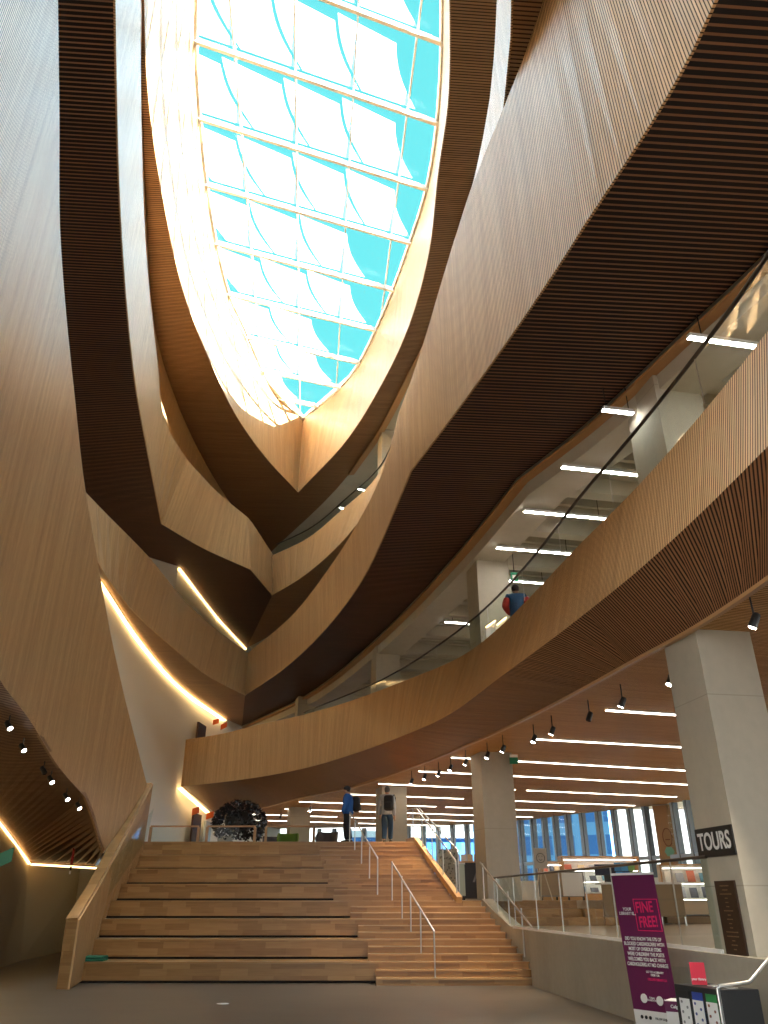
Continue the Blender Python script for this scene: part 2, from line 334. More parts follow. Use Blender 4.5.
A_topR = [(-5.04,40.19,28.3),(-1.95,35.96,28.3),(-.26,31.47,28.3),(1.15,26.2,28.3),(1.92,22.49,28.3),(2.15,18.04,28.3),(2.02,15.11,28.3),(1.8,12.0,28.3),(.9,6,28.3),(-1.5,-1,28.3)]
A_botL = [(-5.09,40.16,23.2),(-6.55,35.8,23.2),(-7.4,31.95,23.2),(-7.85,27.16,23.2),(-7.99,23.74,23.2),(-7.66,19.01,23.2),(-6.96,14.25,23.2),(-6.46,12.21,23.2),(-5,6,23.2),(-1.5,-1,23.2)]
A_outL = [(-7.92,48.98,23.2),(-9.4,41.71,23.2),(-9.82,38.34,23.2),(-10.12,30.21,23.2),(-9.92,26.62,23.2),(-8.37,19.01,23.2),(-7.2,14.25,23.2),(-6.6,12.21,23.2),(-6.0,6,23.2),(-5,-3,23.2)]
A_topL = [(-5.04,40.19,28.3),(-6.29,38.0,28.3),(-7.0,35.0,28.3),(-7.4,31.8,28.3),(-7.75,29.1,28.3),(-7.75,26.2,28.3),(-7.55,23.0,28.3),(-7.25,20.3,28.3),(-6.7,16.8,28.3),(-6.2,14.6,28.3),(-4.6,8,28.3),(-1.5,-1,28.3)]
E_top = [(-3.4,2.5,14.3),(-5.0,7.0,14.02),(-5.59,8.76,13.75),(-6.36,11.02,13.4),(-6.75,12.7,12.8),(-7.1,14.63,11.95),(-7.28,16.2,10.9),(-7.45,18.26,9.7),(-7.55,20.65,8.13),(-7.56,22.53,6.91),(-7.42,24.0,5.7),(-7.32,25.01,4.86)]
E_bot = [(-3.4,2.5,6.6),(-5.0,7.0,6.2),(-5.71,9.12,5.8),(-6.51,11.78,5.53),(-6.92,13.74,5.23),(-7.21,15.79,4.99),(-7.46,18.45,4.4),(-7.54,20.56,4.01),(-7.59,21.73,3.45),(-7.56,22.6,2.82),(-7.42,24.0,3.9),(-7.32,25.01,4.80)]

# ------------------------------------------------------------ floors, slabs, roof, outer walls
MBf = MB(); MBf.box(-16, -14, -.3, 30, 62, 0); struct(MBf.build('floor', M['floor']))
wall_x = lambda y: 3.27 + (19.62 - y) * .121
WP = [(-20,50),(-8,52),(2.0,50.2),(5.21,48.39),(7.91,45.62),(9.66,42.51),(10.98,41.0),(12.57,38.7),(13.76,35.5),(16,30.5),(19,24),(20.5,16),(20.5,6)]
wxr = lambda y: xat(WP[2:], y) + .25 if y > 6 else 20.7
YS = [-8, -4, 0, 3.2, 6, 8.46, 10.69, 12.2, 14.12, 18.16, 20, 22, 23.7, 26, 28.58, 32.14, 35.32, 39.41, 42.51, 44, 45.6, 47, 48.4, 50.2]
lx = lambda y: xat(D_low, y) if y <= 42.51 else -8.9
struct(sheet('ceiling', YS, lx, wxr, ZC, M['ceil'], .12))
m_ = MB(); m_.prism([(-9, 50.1), (2.2, 50.1), (-8, 52.1)], 5.65, 5.77); struct(m_.build('ceiling', M['ceil']))
struct(sheet('floor', [-8, 3.4, 6.5, 9.9, 11.85, 16.1, 21.1, 24, 27.8, 31.7, 34.1, 36.1, 38, 41, 42.5, 45.6, 48.4, 50.2], lambda y: (xat(D_top, y) if y < 38 else -9.6) + .4, wxr, lambda y: 5.76 + .022 * y, M['floor_up'], .15))
YC = [-1.9, 3.5, 8.92, 10.82, 13.9, 16.23, 20.3, 26.25, 29.48, 38.51, 45.96, 58]
struct(sheet('ceiling', YC, lambda y: xat(C_out, y) if y < 45.9 else -9, lambda y: 28, lambda y: 10.86, M['conc_ceil'], .3))
YB = [4, 14, 22, 28, 32.8, 37.25, 43.46, 50, 58]
struct(sheet('floor', YB, lambda y: xat(B_outR, y) if y < 50 else -9, lambda y: 28, lambda y: 16.86, M['conc_ceil'], .3))
YA = [-3, 6, 12.21, 16.5, 18.8, 25.5, 28.6, 33.3, 37.8, 48.9, 58]
struct(sheet('ceiling', YA, lambda y: xat(A_outR, y) if y < 48.9 else -8, lambda y: 28, lambda y: 23.26, M['conc_ceil'], .3))
struct(sheet('ceiling', [-6, -1, 6, 12, 15.11, 18.04, 22.49, 26.2, 31.47, 35.96, 40.19], lambda y: xat(A_topR, y) + .1 if y > -1 else -1.5, lambda y: 28, lambda y: 28.35, M['conc_ceil'], .5))
struct(sheet('ceiling', [-6, -1, 6, 12.2, 15.11, 18.67, 23.26, 28, 31.6, 35.3, 40.19], lambda y: -16, lambda y: xat(A_topL, y) - .1 if y > -1 else -1.5, lambda y: 28.35, M['conc_ceil'], .5))
m_ = MB(); m_.box(-16, 40.3, 28.35, 28, 62, 28.85); struct(m_.build('ceiling', M['conc_ceil']))
m_ = MB(); m_.box(27.9, -8, 5.9, 28.2, 60, 28.35); struct(m_.build('wall_right', M['conc_ceil']))
m_ = MB(); m_.box(-16.2, -8, 0, -15.9, 60, 28.35); struct(m_.build('wall_left', M['white']))
m_ = MB(); m_.box(-16, 58, 7.4, 28, 58.3, 28.35); struct(m_.build('wall_back', M['white']))
m_ = MB(); m_.box(-16, -8, 10.9, 28, -1.9, 11.3); struct(m_.build('ceiling', M['conc_ceil']))  # unseen lobby slab, put in to lower the front daylight opening
m_ = MB(); m_.box(-16, -2.3, 11.3, 28, -2.0, 28.35); struct(m_.build('wall_front', M['white']))  # unseen upper facade, put in to block daylight from the front
# right-hand corridor wall of the upper floor and its concrete
m_ = MB(); m_.bar((8, 10, 20), (2.5, 44, 20), .3, 8); struct(m_.build('wall_right', M['conc_ceil']))

# ------------------------------------------------------------ timber-clad balcony bands
def tip(a, b): return [a, b]
bA = empty('balcony_band', (0, 0, 0), 'topmost timber-clad ring with bare upper edge directly framing the glass roof', 'balcony')
face('slatted_face', A_botR, A_topR, M['face'], bA, th=.04, flip=False)
face('slatted_face', A_botL, A_topL, M['face'], bA, th=.04, flip=True)
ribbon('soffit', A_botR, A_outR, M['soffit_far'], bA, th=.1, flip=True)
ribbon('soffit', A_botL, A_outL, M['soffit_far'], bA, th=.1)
def shift(P, dx=0, dy=0, dz=0): return [(p[0] + dx, p[1] + dy, p[2] + dz) for p in P]
ribbon('edge_trim', shift(A_outR[1:], -.1, 0, -.15), shift(A_outR[1:], .22, .03, -.1), M['trim'], bA, th=.05)
ww = ribbon('wall_left', shift(A_outL, 0, 0, 0), shift(A_outL, -.25, 0, -4.6), M['face'], None, th=.12); struct(ww)
bB = empty('balcony_band', (0, 0, 0), 'second timber band below the roof ring, sharply kinked on its pale left side', 'balcony')
face('slatted_face', B_botR, B_topR, M['face'], bB, th=.04)
face('slatted_face', B_botL, B_topL, M['face'], bB, th=.04, flip=True, brk=(1, 3))
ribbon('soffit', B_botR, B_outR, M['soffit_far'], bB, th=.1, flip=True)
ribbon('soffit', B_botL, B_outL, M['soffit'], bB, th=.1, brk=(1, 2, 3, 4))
bC = empty('balcony_band', (0, 0, 0), 'widest timber band, sweeping from the upper right down to the middle point', 'balcony')
face('slatted_face', C_bot, C_topf, M['face'], bC, th=.04, flip=True, brk=(5,))
face('slatted_face', C_botL, C_topL, M['face'], bC, th=.04, flip=True)
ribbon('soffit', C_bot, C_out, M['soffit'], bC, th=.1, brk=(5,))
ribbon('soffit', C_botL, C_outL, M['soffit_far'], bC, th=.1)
ribbon('edge_trim', shift(C_out, -.02, 0, -.15), shift(C_out, .26, .03, -.12), M['trim'], bC, th=.05, brk=(5,))
bD = empty('balcony_band', (0, 0, 0), 'lowest timber balcony band curving over the stairs from the white wall to the right edge', 'balcony')
face('slatted_face', D_cre, D_top, M['face'], bD, th=.04)
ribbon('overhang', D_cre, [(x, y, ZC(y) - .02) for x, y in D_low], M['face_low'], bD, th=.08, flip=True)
ribbon('edge_trim', [(x - .03, y, ZC(y) - .05) for x, y in D_low], [(x + .05, y, ZC(y) - .05) for x, y in D_low], M['trim'], bD, th=.05)
gl = shift(D_top[:10], .16, .05, -.1)
glt = [(x + .16, y, z + h) for (x, y, z), h in zip(D_top[:10], (.9,.93,.97,1.05,1.02,.96,.95,.92,.5,.12))]
ribbon('glass_panel', gl, glt, M['glass'], bD, th=.015)
hr = MB(); hr.tube(spline(glt, 5), .03); hr.build('handrail', M['steel_dark'], bD)
for k, p in enumerate(spline(glt, 2)):
    if k % 2: MB().bar((p.x, p.y, p.z - .75), (p.x, p.y, p.z), .008, .015).build('glass_joint', M['steel'], bD)
glB = shift(B_topR[:7], .2, .1, -.1); glBt = shift(B_topR[:7], .2, .1, .75)
ribbon('glass_panel', glB, glBt, M['glass'], bB, th=.015)
hb = MB(); hb.tube(spline(glBt, 4), .035); hb.build('handrail', M['steel_dark'], bB)
bE = empty('balcony_band', (0, 0, 0), 'tall near timber wall at the left, dropping to meet the stair guard', 'balcony')
face('slatted_face', E_bot, E_top, M['face'], bE, th=.06, flip=True, brk=(7, 9))
E_lo2 = E_bot[:10]
E_w = [(-5.6,2.5,6.3),(-7.6,7.0,5.9),(-8.2,9.5,5.55),(-9.0,13.5,4.95),(-9.5,17.0,4.45),(-9.9,19.5,4.1),(-10.26,22.06,3.6),(-10.9,24.9,3.2),(-11.6,27.65,2.8),(-11.37,33.0,2.76)]
ribbon('soffit', E_lo2, E_w, M['soffit_far'], bE, th=.1, brk=(7, 9))

# cove lights along the soffit edges
def cove(pts, label, w=.14, n=5, dz=-.04, m='cove'):
    o = ribbon('cove_light', pts, [(x - w, y, z + dz) for x, y, z in pts], M[m], None, th=.03, n=n)
    return tag(o, label, 'light strip')
cove(shift(C_outL[1:5], .02, 0, -.06), 'long curved glowing strip between white wall and brown underside, left of centre', .2)
cove(shift(B_outL[:3], .02, 0, -.06), 'short glowing strip under the second band, above the longest strip', .25)
cove([(-9.5,38.1,6.38),(-9.2,40.3,6.0),(-8.9,42.6,5.62)], 'small glowing strip where the lowest band ends at the white wall', .18)
cove([(-11.5,27.65,2.74),(-10.5,29.9,2.72),(-9.4,32.4,2.70)], 'faint glowing line along the far edge of the dark soffit, left of the stairs', .05, m='cove_dim')
cove([(-9.1,14.0,4.82),(-9.9,19.5,4.02),(-10.26,22.06,3.54),(-10.9,24.9,3.12),(-11.55,27.6,2.74)], 'bright yellow strip at far left under the dark ceiling with spotlights', .22)

# ------------------------------------------------------------ plaster walls at the left
wl = [(-9.0,14.0),(-9.0,18.0),(-9.12,22.83),(-9.65,29.22),(-9.8,36.69),(-9.05,44.0),(-8.45,46.2),(-6.5,52)]
struct(ribbon('wall_left', [(x, y, z) for (x, y), z in zip(wl, (7, 6.5, 5.0, 2.95, 2.95, 2.95, 2.95, 2.95))], [(x, y, 10.82) for x, y in wl], M['white'], None, th=.2, flip=True))
wl2 = [(-9.3,50.4),(-10.0,44.1),(-10.47,36.17),(-11.86,34.77),(-13.57,32.66),(-12.7,27.0)]
struct(wall_along('wall_left', wl2, 11.0, 16.9, M['white'], .2, curve=False))
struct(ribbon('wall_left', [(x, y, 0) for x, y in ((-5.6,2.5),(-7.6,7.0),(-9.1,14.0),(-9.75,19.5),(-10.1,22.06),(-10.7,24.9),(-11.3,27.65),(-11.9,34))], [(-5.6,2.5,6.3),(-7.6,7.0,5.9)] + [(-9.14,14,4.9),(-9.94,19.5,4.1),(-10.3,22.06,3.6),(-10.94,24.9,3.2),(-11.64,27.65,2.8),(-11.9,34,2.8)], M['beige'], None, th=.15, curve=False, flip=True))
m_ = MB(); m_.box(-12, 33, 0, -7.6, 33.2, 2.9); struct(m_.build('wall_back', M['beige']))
# window opening high on the white wall
w_ = MB(); w_.bar((-10.3,38.2,13.6), (-10.9,35.6,13.6), .12, 2.4); wo_ = w_.build('window_1', mat('dim_window', (.10,.11,.12), .2)); struct(wo_)

# ------------------------------------------------------------ skylight
sk = empty('skylight', (0, 0, 28.45), 'large almond-shaped glass roof with white beams and white panels painting its reflections', 'skylight')
RR = spline(A_topR, 4); LL = spline(A_topL, 4)
gp = MB(); poly = [(p.x, p.y) for p in RR] + [(p.x, p.y) for p in reversed(LL[1:-1])]
me = MB(); me.add([(x, y, .35) for x, y in poly], [tuple(range(len(poly)))]); me.build('glass_pane', M['skyglass'], sk)
fr = MB(); fr.tube([(p.x - .08, p.y, .0) for p in RR], .09, 6); fr.tube([(p.x + .08, p.y, .0) for p in LL], .09, 6); fr.build('rim', M['alu'], sk)
rx_ = lambda y: xat([(p.x, p.y) for p in RR], y); lx_ = lambda y: xat([(p.x, p.y) for p in LL], y)
SL = .37   # the beams run askew to the axis
def clip(c):
    """ends of the line y = c + SL*x inside the opening"""
    xs = [x * .05 for x in range(-200, 60) if -1 < c + SL * x * .05 < 40.1 and lx_(c + SL * x * .05) < x * .05 < rx_(c + SL * x * .05)]
    return (min(xs), max(xs)) if xs else None
beams = [2.6, 5.4, 8.2, 11.0, 13.6, 15.85, 18.95, 22.1, 25.3, 28.6, 31.9, 35.0, 37.7, 40.2]
for c in beams:
    e_ = clip(c)
    if not e_: continue
    a, b = e_; bm_ = MB(); bm_.bar((a, c + SL * a, -.05), (b, c + SL * b, -.05), .12, .24); bm_.build('beam', M['alu'], sk)
for x0 in (-7.4, -5.3, -3.15, -1.0, 1.1):
    ys_ = [y * .2 for y in range(0, 200) if lx_(y * .2) < x0 - (y * .2 - 17) * .09 < rx_(y * .2)]
    if ys_:
        a, b = ys_[0], ys_[-1]; MB().bar((x0 - (a - 17) * .09, a, .12), (x0 - (b - 17) * .09, b, .12), .06, .2).build('mullion', M['alu'], sk)
for i in range(len(beams) - 1):
    c0, c1 = beams[i], beams[i + 1]
    if not clip((c0 + c1) / 2): continue
    for x0 in [-9.6 + 2.12 * k for k in range(6)]:
        # white panel standing for a reflection in the roof glass: straight far edge along one beam, bowed sides up to the next
        def P(s_, t):
            x = x0 + s_ * 2.0 - (.75 * t + .22 * math.sin(math.pi * t)) + .3
            return x, c1 + (c0 - c1) * (.05 + t * (.80 - .10 * s_)) + SL * x
        inside = lambda x, y: -1 < y < 40.1 and lx_(y) + .06 < x < rx_(y) - .06
        if not inside(*P(.97, 0)): continue
        rows = []
        for t in range(9):
            ok = [k / 40 for k in range(41) if inside(*P(k / 40, t / 8))]
            if not ok or ok[-1] - ok[0] < .05: break
            a, b = ok[0], ok[-1]; rows.append([(*P(a + (b - a) * k / 4, t / 8), .12 + .10 * t / 8) for k in range(5)])
        if len(rows) < 3: continue
        vs = [v for r_ in rows for v in r_]; fs = [(t*5+k, t*5+k+1, (t+1)*5+k+1, (t+1)*5+k) for t in range(len(rows)-1) for k in range(4)]
        o = MB().add(vs, fs).build('reflection_panel', M['roof_reflection'], sk)
        sm = o.modifiers.new('s', 'SOLIDIFY'); sm.thickness = .01

# ------------------------------------------------------------ stairs
RIS = .42; T = .895; Y0 = 20.5; st_r = .14; st_t = T / 3
lxs = lambda y: -7.06 - (y - 20.5) * .19 if y < 23.2 else -7.57 - (y - 23.2) * .108
mid = {1: -.16, 2: -.36, 3: -.63, 4: -.86, 5: -1.36, 6: -1.58, 7: -1.78, 8: -1.99}
rxs = lambda y: 3.33 - (y - 20.5) * .27
rxu = lambda y: 1.97 - (y - 23.2) * .27
stair = empty('bleacher_stairs', (0, 20.5, 0), 'broad oak stair with eight seating tiers at left and narrow steps at right', 'stairs')
def LB(p, q): return p, q - 20.5
for k in range(1, 9):
    y = Y0 + T * (k - 1); z = RIS * k; y1 = Y0 + T * k if k < 8 else y + 1.4
    xl0, xl1 = lxs(y) - .02, lxs(y1) - .02; xr = mid[k]
    b = MB(); b.prism([(xl0, y - 20.5), (xr, y - 20.5), (xr, y1 - 20.5 + .1), (xl1, y1 - 20.5 + .1)], z - .37, z - .035); b.build('seat_tier', M['block'], stair)
    b = MB(); b.prism([(xl0, y - 20.52), (xr + .01, y - 20.52), (xr + .01, y1 - 20.5 + .1), (xl1, y1 - 20.5 + .1)], z - .035, z); b.build('seat_board', M['tread'], stair)
    b = MB(); b.prism([(xl0, y - 20.44), (xr - .03, y - 20.44), (xr - .03, y1 - 20.5), (xl1, y1 - 20.5)], z - .42, z - .37); b.build('toe_recess', M['shadow_gap'], stair)  # dark strip painting the shadow below the seat front
for i in range(1, 25):
    y = Y0 + st_t * (i - 3); k = (i + 2) // 3; z = st_r * i
    xl = mid[k] - (.02 if i % 3 else 0); f = rxs if i <= 12 else rxu
    y1 = y + (st_t + .05 if i < 24 else 1.4)
    b = MB(); b.prism([(xl, y - 20.5), (f(y), y - 20.5), (f(y1), y1 - 20.5), (xl, y1 - 20.5)], max(0, z - .28), z - .03); b.build('step_riser', M['block'], stair)
    b = MB(); b.prism([(xl, y - 20.525), (f(y) + .02, y - 20.525), (f(y1) + .02, y1 - 20.5), (xl, y1 - 20.5)], z - .03, z); b.build('step_tread', M['tread'], stair)
b = MB(); b.prism([(1.2, 26.75-20.5), (.95, 28.1-20.5), (.8, 26.9-20.5)], 3.0, 3.3)
# solid core under the flight
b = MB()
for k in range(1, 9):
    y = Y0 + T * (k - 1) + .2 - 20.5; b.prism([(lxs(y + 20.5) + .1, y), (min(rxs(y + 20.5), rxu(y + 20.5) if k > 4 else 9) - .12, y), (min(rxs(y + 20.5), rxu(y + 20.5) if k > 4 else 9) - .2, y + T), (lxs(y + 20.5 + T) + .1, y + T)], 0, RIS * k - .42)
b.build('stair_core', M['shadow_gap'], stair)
# stringer at the right of the upper flight
b = MB(); P0 = (2.02, 23.1 - 20.5, 1.66); P1 = (1.02, 26.85 - 20.5, 3.38)
b.bar((P0[0], P0[1], P0[2] + .03), (P1[0], P1[1], P1[2] + .05), .16, .16); b.bar((P1[0], P1[1], P1[2] + .05), (.8, 28 - 20.5, 3.43), .16, .16); b.build('stringer', M['trim'], stair)
# timber guard at the left of the stair
gd = empty('stair_guard', (-6.9, 19.1, 0), 'leaning oak guard wall with pale top rail along the left of the seating tiers', 'guard wall')
gi = [(-6.72,19.1,1.30),(-7.02,21.0,2.0),(-7.24,22.7,2.82),(-7.32,24.0,3.75),(-7.23,25.2,4.92)]
gb = [(-6.70,19.08,0.0),(-7.02,20.9,.05),(-7.28,22.2,.7),(-7.45,23.2,1.3),(-7.6,26.3,2.9)]
go_ = [(-6.98,19.1,1.28),(-7.28,21.0,1.98),(-7.52,22.7,2.80),(-7.56,24.0,3.73),(-7.40,25.2,4.90)]
gbo = [(-6.94,19.08,0.0),(-7.28,20.9,.0),(-7.5,22.2,.0),(-7.62,23.2,.0),(-7.8,26.3,0)]
def L2(P): return [(x + 6.9, y - 19.1, z) for x, y, z in P]
ribbon('slatted_panel', L2(gb), L2(gi), M['face'], gd, th=.04, n=5, curve=False)
ribbon('slatted_panel', L2(gbo), L2(go_), M['face'], gd, th=.04, n=5, curve=False)
ribbon('cap_rail', L2(go_), L2(gi), M['tread'], gd, th=.05, n=5, curve=False, flip=True)
b = MB(); b.add(L2([gbo[0], gb[0], gi[0], go_[0]]), [(0, 1, 2, 3)]); b.add([(x, y + .03, z) for x, y, z in L2([gbo[0], gb[0], gi[0], go_[0]])], [(3, 2, 1, 0)]); b.build('end_panel', M['block'], gd)
gg = ribbon('glass_panel', L2([(-7.12,21.2,1.3),(-7.3,23.5,2.2),(-7.5,26.3,3.4)]), L2([(-7.05,21.2,2.2),(-7.22,23.5,3.1),(-7.4,26.3,4.3)]), M['glass'], gd, th=.015, curve=False)
# upper floor at the head of the stair
m_ = MB(); m_.prism([(-9.9, 27.9), (1.0, 27.9), (1.4, 31), (2.4, 40), (2.4, 57), (-9, 57), (-9.9, 38)], 3.1, 3.36); struct(m_.build('floor', M['floor_up']))
m_ = MB(); m_.box(-9.9, 26.8, 3.1, -7.9, 28, 3.36); struct(m_.build('floor', M['floor_up']))
# middle level and library platform at the right, with the steps between them
m_ = MB(); m_.prism([(3.0, 24.85), (10.5, 26.2), (16, 30), (16, 57), (2.3, 57), (1.5, 29), (1.9, 23.35), (2.62, 23.2)], 1.3, 1.68); struct(m_.build('floor', M['floor_up']))
m_ = MB(); m_.prism([(wall_x(8) + .3, 8), (27, 8), (27, 30), (10, 30), (10, 26), (2.95, 24.9), (3.3, 22.0)], .8, 1.05); struct(m_.build('floor', M['floor_up']))
fs_ = empty('library_steps', (3.4, 24, 1.05), 'short flight of broad pale steps beside the concrete column, behind the glass rail', 'steps')
for i, (yy, zz, xr) in enumerate(((0, .21, 2.95), (.3, .42, 2.6), (.6, .63, 2.2))):
    MB().prism([(-.3, yy), (xr, yy + .45), (xr, 1.6), (-.3, 1.0)], zz - .21, zz).build('step', M['block'], fs_, .008)
for i in range(2):
    MB().prism([(2.25 + i * .55, .4), (2.8 + i * .55, .5), (2.8 + i * .55, 1.8), (2.25 + i * .55, 1.7)], 0, .42 - i * .21).build('step', M['block'], fs_, .008)

# ------------------------------------------------------------ cast wall beside the stair
cw = MB(); wx = wall_x
ybs = [24.9, 23.3, 22.4, 21.4, 20.5, 19.8]; 
cw.prism([(wx(19.75) , 19.75), (wx(19.75) + .3, 19.75), (wx(8) + .3, 8), (wx(8), 8)], 0, 1.08)
prof = [(19.75, 1.08), (21.4, 1.10), (22.2, 1.35), (23.2, 1.72), (24.4, 1.72)]
for (ya, za), (yb, zb) in zip(prof[:-1], prof[1:]):
    xa, xb = rxs(ya) + .03, rxs(yb) + .03
    cw.add([(xa, ya, 0), (xa + .3, ya, 0), (xb + .3, yb, 0), (xb, yb, 0), (xa, ya, za), (xa + .3, ya, za), (xb + .3, yb, zb), (xb, yb, zb)], [(3, 2, 1, 0), (4, 5, 6, 7), (0, 1, 5, 4), (1, 2, 6, 5), (2, 3, 7, 6), (3, 0, 4, 7)])
struct(cw.build('wall_right', M['conc_wall']))

# ------------------------------------------------------------ concrete columns
def column(x, y, w, z0, z1, rz, label, chamfer=.03, d=None):
    e_ = empty('concrete_column', (x, y, z0), label, 'column', None, rz); d = d or w
    o = MB().box(-w/2, -d/2, 0, w/2, d/2, z1 - z0).build('shaft', M['conc'], e_); return e_
ca = math.atan2(.14, .85)
col1 = column(4.85, 11.22, .86, 0, ZC(11.2) + .0, R(9.3), 'large concrete column at the right carrying the black sign and bronze plaque', d=.92)
col2 = column(3.25, 24.25, .98, 1.66, 5.64, R(12), 'concrete column just right of the stairs with the glass rail in front')
column(.28, 32.0, 1.0, 3.36, 5.64, R(14), 'concrete column behind the two people at the stair top', d=1.0)
column(-4.1, 39.6, .95, 3.36, 5.64, R(16), 'concrete column behind the green chair beyond the stair top')
column(5.5, 12.6, .95, 6.2, 10.86, R(11), 'upper floor concrete column nearest the right edge, behind the glass', d=1.1)
column(3.0, 20.75, .95, 6.2, 10.86, R(12), 'upper floor concrete column left of the seated person')
column(0.05, 30.1, .95, 6.2, 10.86, R(14), 'narrow upper floor concrete column mid-way along the lowest band')
column(-4.0, 39.1, .85, 6.2, 10.86, R(16), 'farthest upper floor concrete column, beside the band point')
column(.25, 33.9, .95, 18.0, 23.26, R(14), 'topmost concrete column glimpsed right of the roof ring')
column(13.1, 38.2, .95, 1.68, 5.64, R(-30), 'concrete column painted with a face, standing at the window wall', d=.95)

# ------------------------------------------------------------ window wall of the library
def along(P, step):
    out = []; acc = 0; nxt = 0
    for a, b in zip(P[:-1], P[1:]):
        a, b = Vector(a), Vector(b); L = (b - a).length
        while nxt <= acc + L: out.append((a.lerp(b, (nxt - acc) / L), (b - a).normalized())); nxt += step
        acc += L
    return out
wn = empty('window_1', (0, 0, 0), None, None); wn['kind'] = 'structure'
PW = along(spline([(a, b, 0) for a, b in WP], 5), .95)
for i, (p, d) in enumerate(PW):
    f = MB(); nrm = Vector((d.y, -d.x, 0))
    if p.y < 8 or p.x < -9: continue
    f.bar((p.x, p.y, 1.68), (p.x, p.y, 5.65), .22, .20, up=(d.x, d.y, 0)); f.build('mullion', M['frame'], wn)
    q = p + d * .13 - nrm * 0; MB().bar((q.x, q.y, 1.68), (q.x, q.y, 5.65), .30, .05, up=(d.x, d.y, 0)).build('mullion_edge', M['frame_dark'], wn)
pv = [(p.x, p.y) for p, d in PW]
ribbon('sill', [(x, y, 3.35) for x, y in pv], [(x, y, 3.5) for x, y in pv], M['frame'], wn, th=.12, curve=False)
ribbon('pane', [(x, y, 1.7) for x, y in pv], [(x, y, 5.65) for x, y in pv], M['glass'], wn, th=.02, curve=False)
struct(ribbon('wall_back', [(x, y, 0) for x, y in pv], [(x, y, 2.6) for x, y in pv], M['white'], None, th=.2, curve=False))

# outdoors
m_ = MB(); m_.box(-150, 60, -.6, 200, 260, -.4); m_.box(28.4, -60, -.6, 200, 60, -.4); m_.build('floor', mat('street', (.06, .06, .06), .9))['kind'] = 'structure'
def tower(x, y, w, d, h, rz, label, c1, c2, sx=2.4, sz=3.2):
    m = mat('facade', c1, .4); g = G(m); t = g.n('ShaderNodeTexCoord'); s_ = g.n('ShaderNodeSeparateXYZ'); g.l(t.outputs['Object'], s_.inputs[0])
    a = g.math('LESS_THAN', g.math('FRACT', g.math('DIVIDE', g.math('ADD', s_.outputs[0], s_.outputs[1]), sx)), .62); b = g.math('LESS_THAN', g.math('FRACT', g.math('DIVIDE', s_.outputs[2], sz)), .6)
    g.l(g.mix(g.math('MULTIPLY', a, b), c1, c2), g.b.inputs['Base Color'])
    e_ = empty('office_building', (x, y, -.4), label, 'building', None, rz); MB().box(-w/2, -d/2, 0, w/2, d/2, h).build('facade', m, e_); MB().box(-w/2-.3, -d/2-.3, h, w/2+.3, d/2+.3, h+.8).build('roof', M['alu'], e_)
tower(19.5, 98, 15, 14, 36, R(-20), 'blue glazed tower seen through the windows left of the desk', (.14,.34,.60), (.04,.15,.40))
tower(8, 118, 26, 12, 9.5, R(5), 'low blue building seen through the windows behind the stair rail', (.06,.21,.52), (.035,.14,.38), 3, 2)

# ------------------------------------------------------------ linear ceiling lights
ORD = ('first', 'second', 'third', 'fourth', 'fifth', 'sixth', 'seventh', 'eighth', 'ninth', 'tenth', 'eleventh', 'twelfth', 'thirteenth')
def led_bar(p, q, w, h, m, label, group, body=M['alu'], hang=0):
    e_ = empty('linear_light', ((p[0]+q[0])/2, (p[1]+q[1])/2, (p[2]+q[2])/2), label, 'light', group)
    a = Vector(p) - e_.location; b = Vector(q) - e_.location
    MB().bar(a + Vector((0,0,h*.5)), b + Vector((0,0,h*.5)), w + .03, h).build('housing', body, e_); MB().bar(a, b, w, .02).build('lens', m, e_)
    if hang:
        for t_ in (.12, .88): c_ = a.lerp(b, t_); MB().bar(c_ + Vector((0, 0, h)), c_ + Vector((0, 0, hang)), .015).build('hanger', M['blackm'], e_)
    return e_
for k, c in enumerate((15.3, 19.75, 23.95, 27.1, 30.75, 34.4, 37.9, 41.3, 44.6, 48.0)):
    x0 = 4.85 if k == 0 else (4.0 if k == 1 else None)
    if x0 is None:
        x = -8.0
        while x < 10 and not (xat(D_low, min(c + .33 * x, 42.4)) < x - .5): x += .1
        x0 = x
    x1 = 14.0
    while c + .33 * x1 > 51 - 0.0 or (x1 > 5 and c + .33 * x1 > xat([(b_, a_) for a_, b_ in WP[2:]], x1) - 1.6): x1 -= .1
    if c > 29: x1 = min(x1, 12.5)
    segs = [(x0, x1)] if k < 4 else [(x0 + (k % 2) * .6, (x0 + x1) / 2 - .4 - .5 * (k % 3)), ((x0 + x1) / 2 + .1 - .5 * (k % 3), x1)]
    if c > 36: segs = segs[:1] + segs[1:]
    for si, (a, b) in enumerate(segs):
        if b - a < .8: continue
        z = lambda x: ZC(c + .33 * x) - .03
        led_bar((a, c + .33 * a, z(a)), (b, c + .33 * b, z(b)), .11, .04, M['led'], '%s row of timber-ceiling linear lights counting from the nearest%s' % (ORD[k], '' if len(segs) == 1 else (', left piece', ', right piece')[si]), 'linear lights in the timber ceiling')
for k, (c, a, b) in enumerate(((9.7,5.4,7.6),(12.15,4.45,5.1),(14.54,4.1,6.2),(16.9,3.6,5.9),(19.27,3.2,5.55),(21.65,3.5,5.2),(7.0,6.3,8.6),(26.0,2.2,4.4))):
    c, a, b = c * .961, a * .961, b * .961; led_bar((a, c + .2 * a, 10.25), (b, c + .2 * b, 10.25), .09, .07, M['led_cool'], 'bright linear light under the concrete ceiling, %s' % ('second from the right edge','third from the right edge','fourth from the right edge','fifth from the right edge','sixth, above the person in the vest','seventh, beside the exit sign','nearest the right edge of the photo','farthest, left of the tall column')[k], 'linear lights under the concrete ceiling', hang=.6)
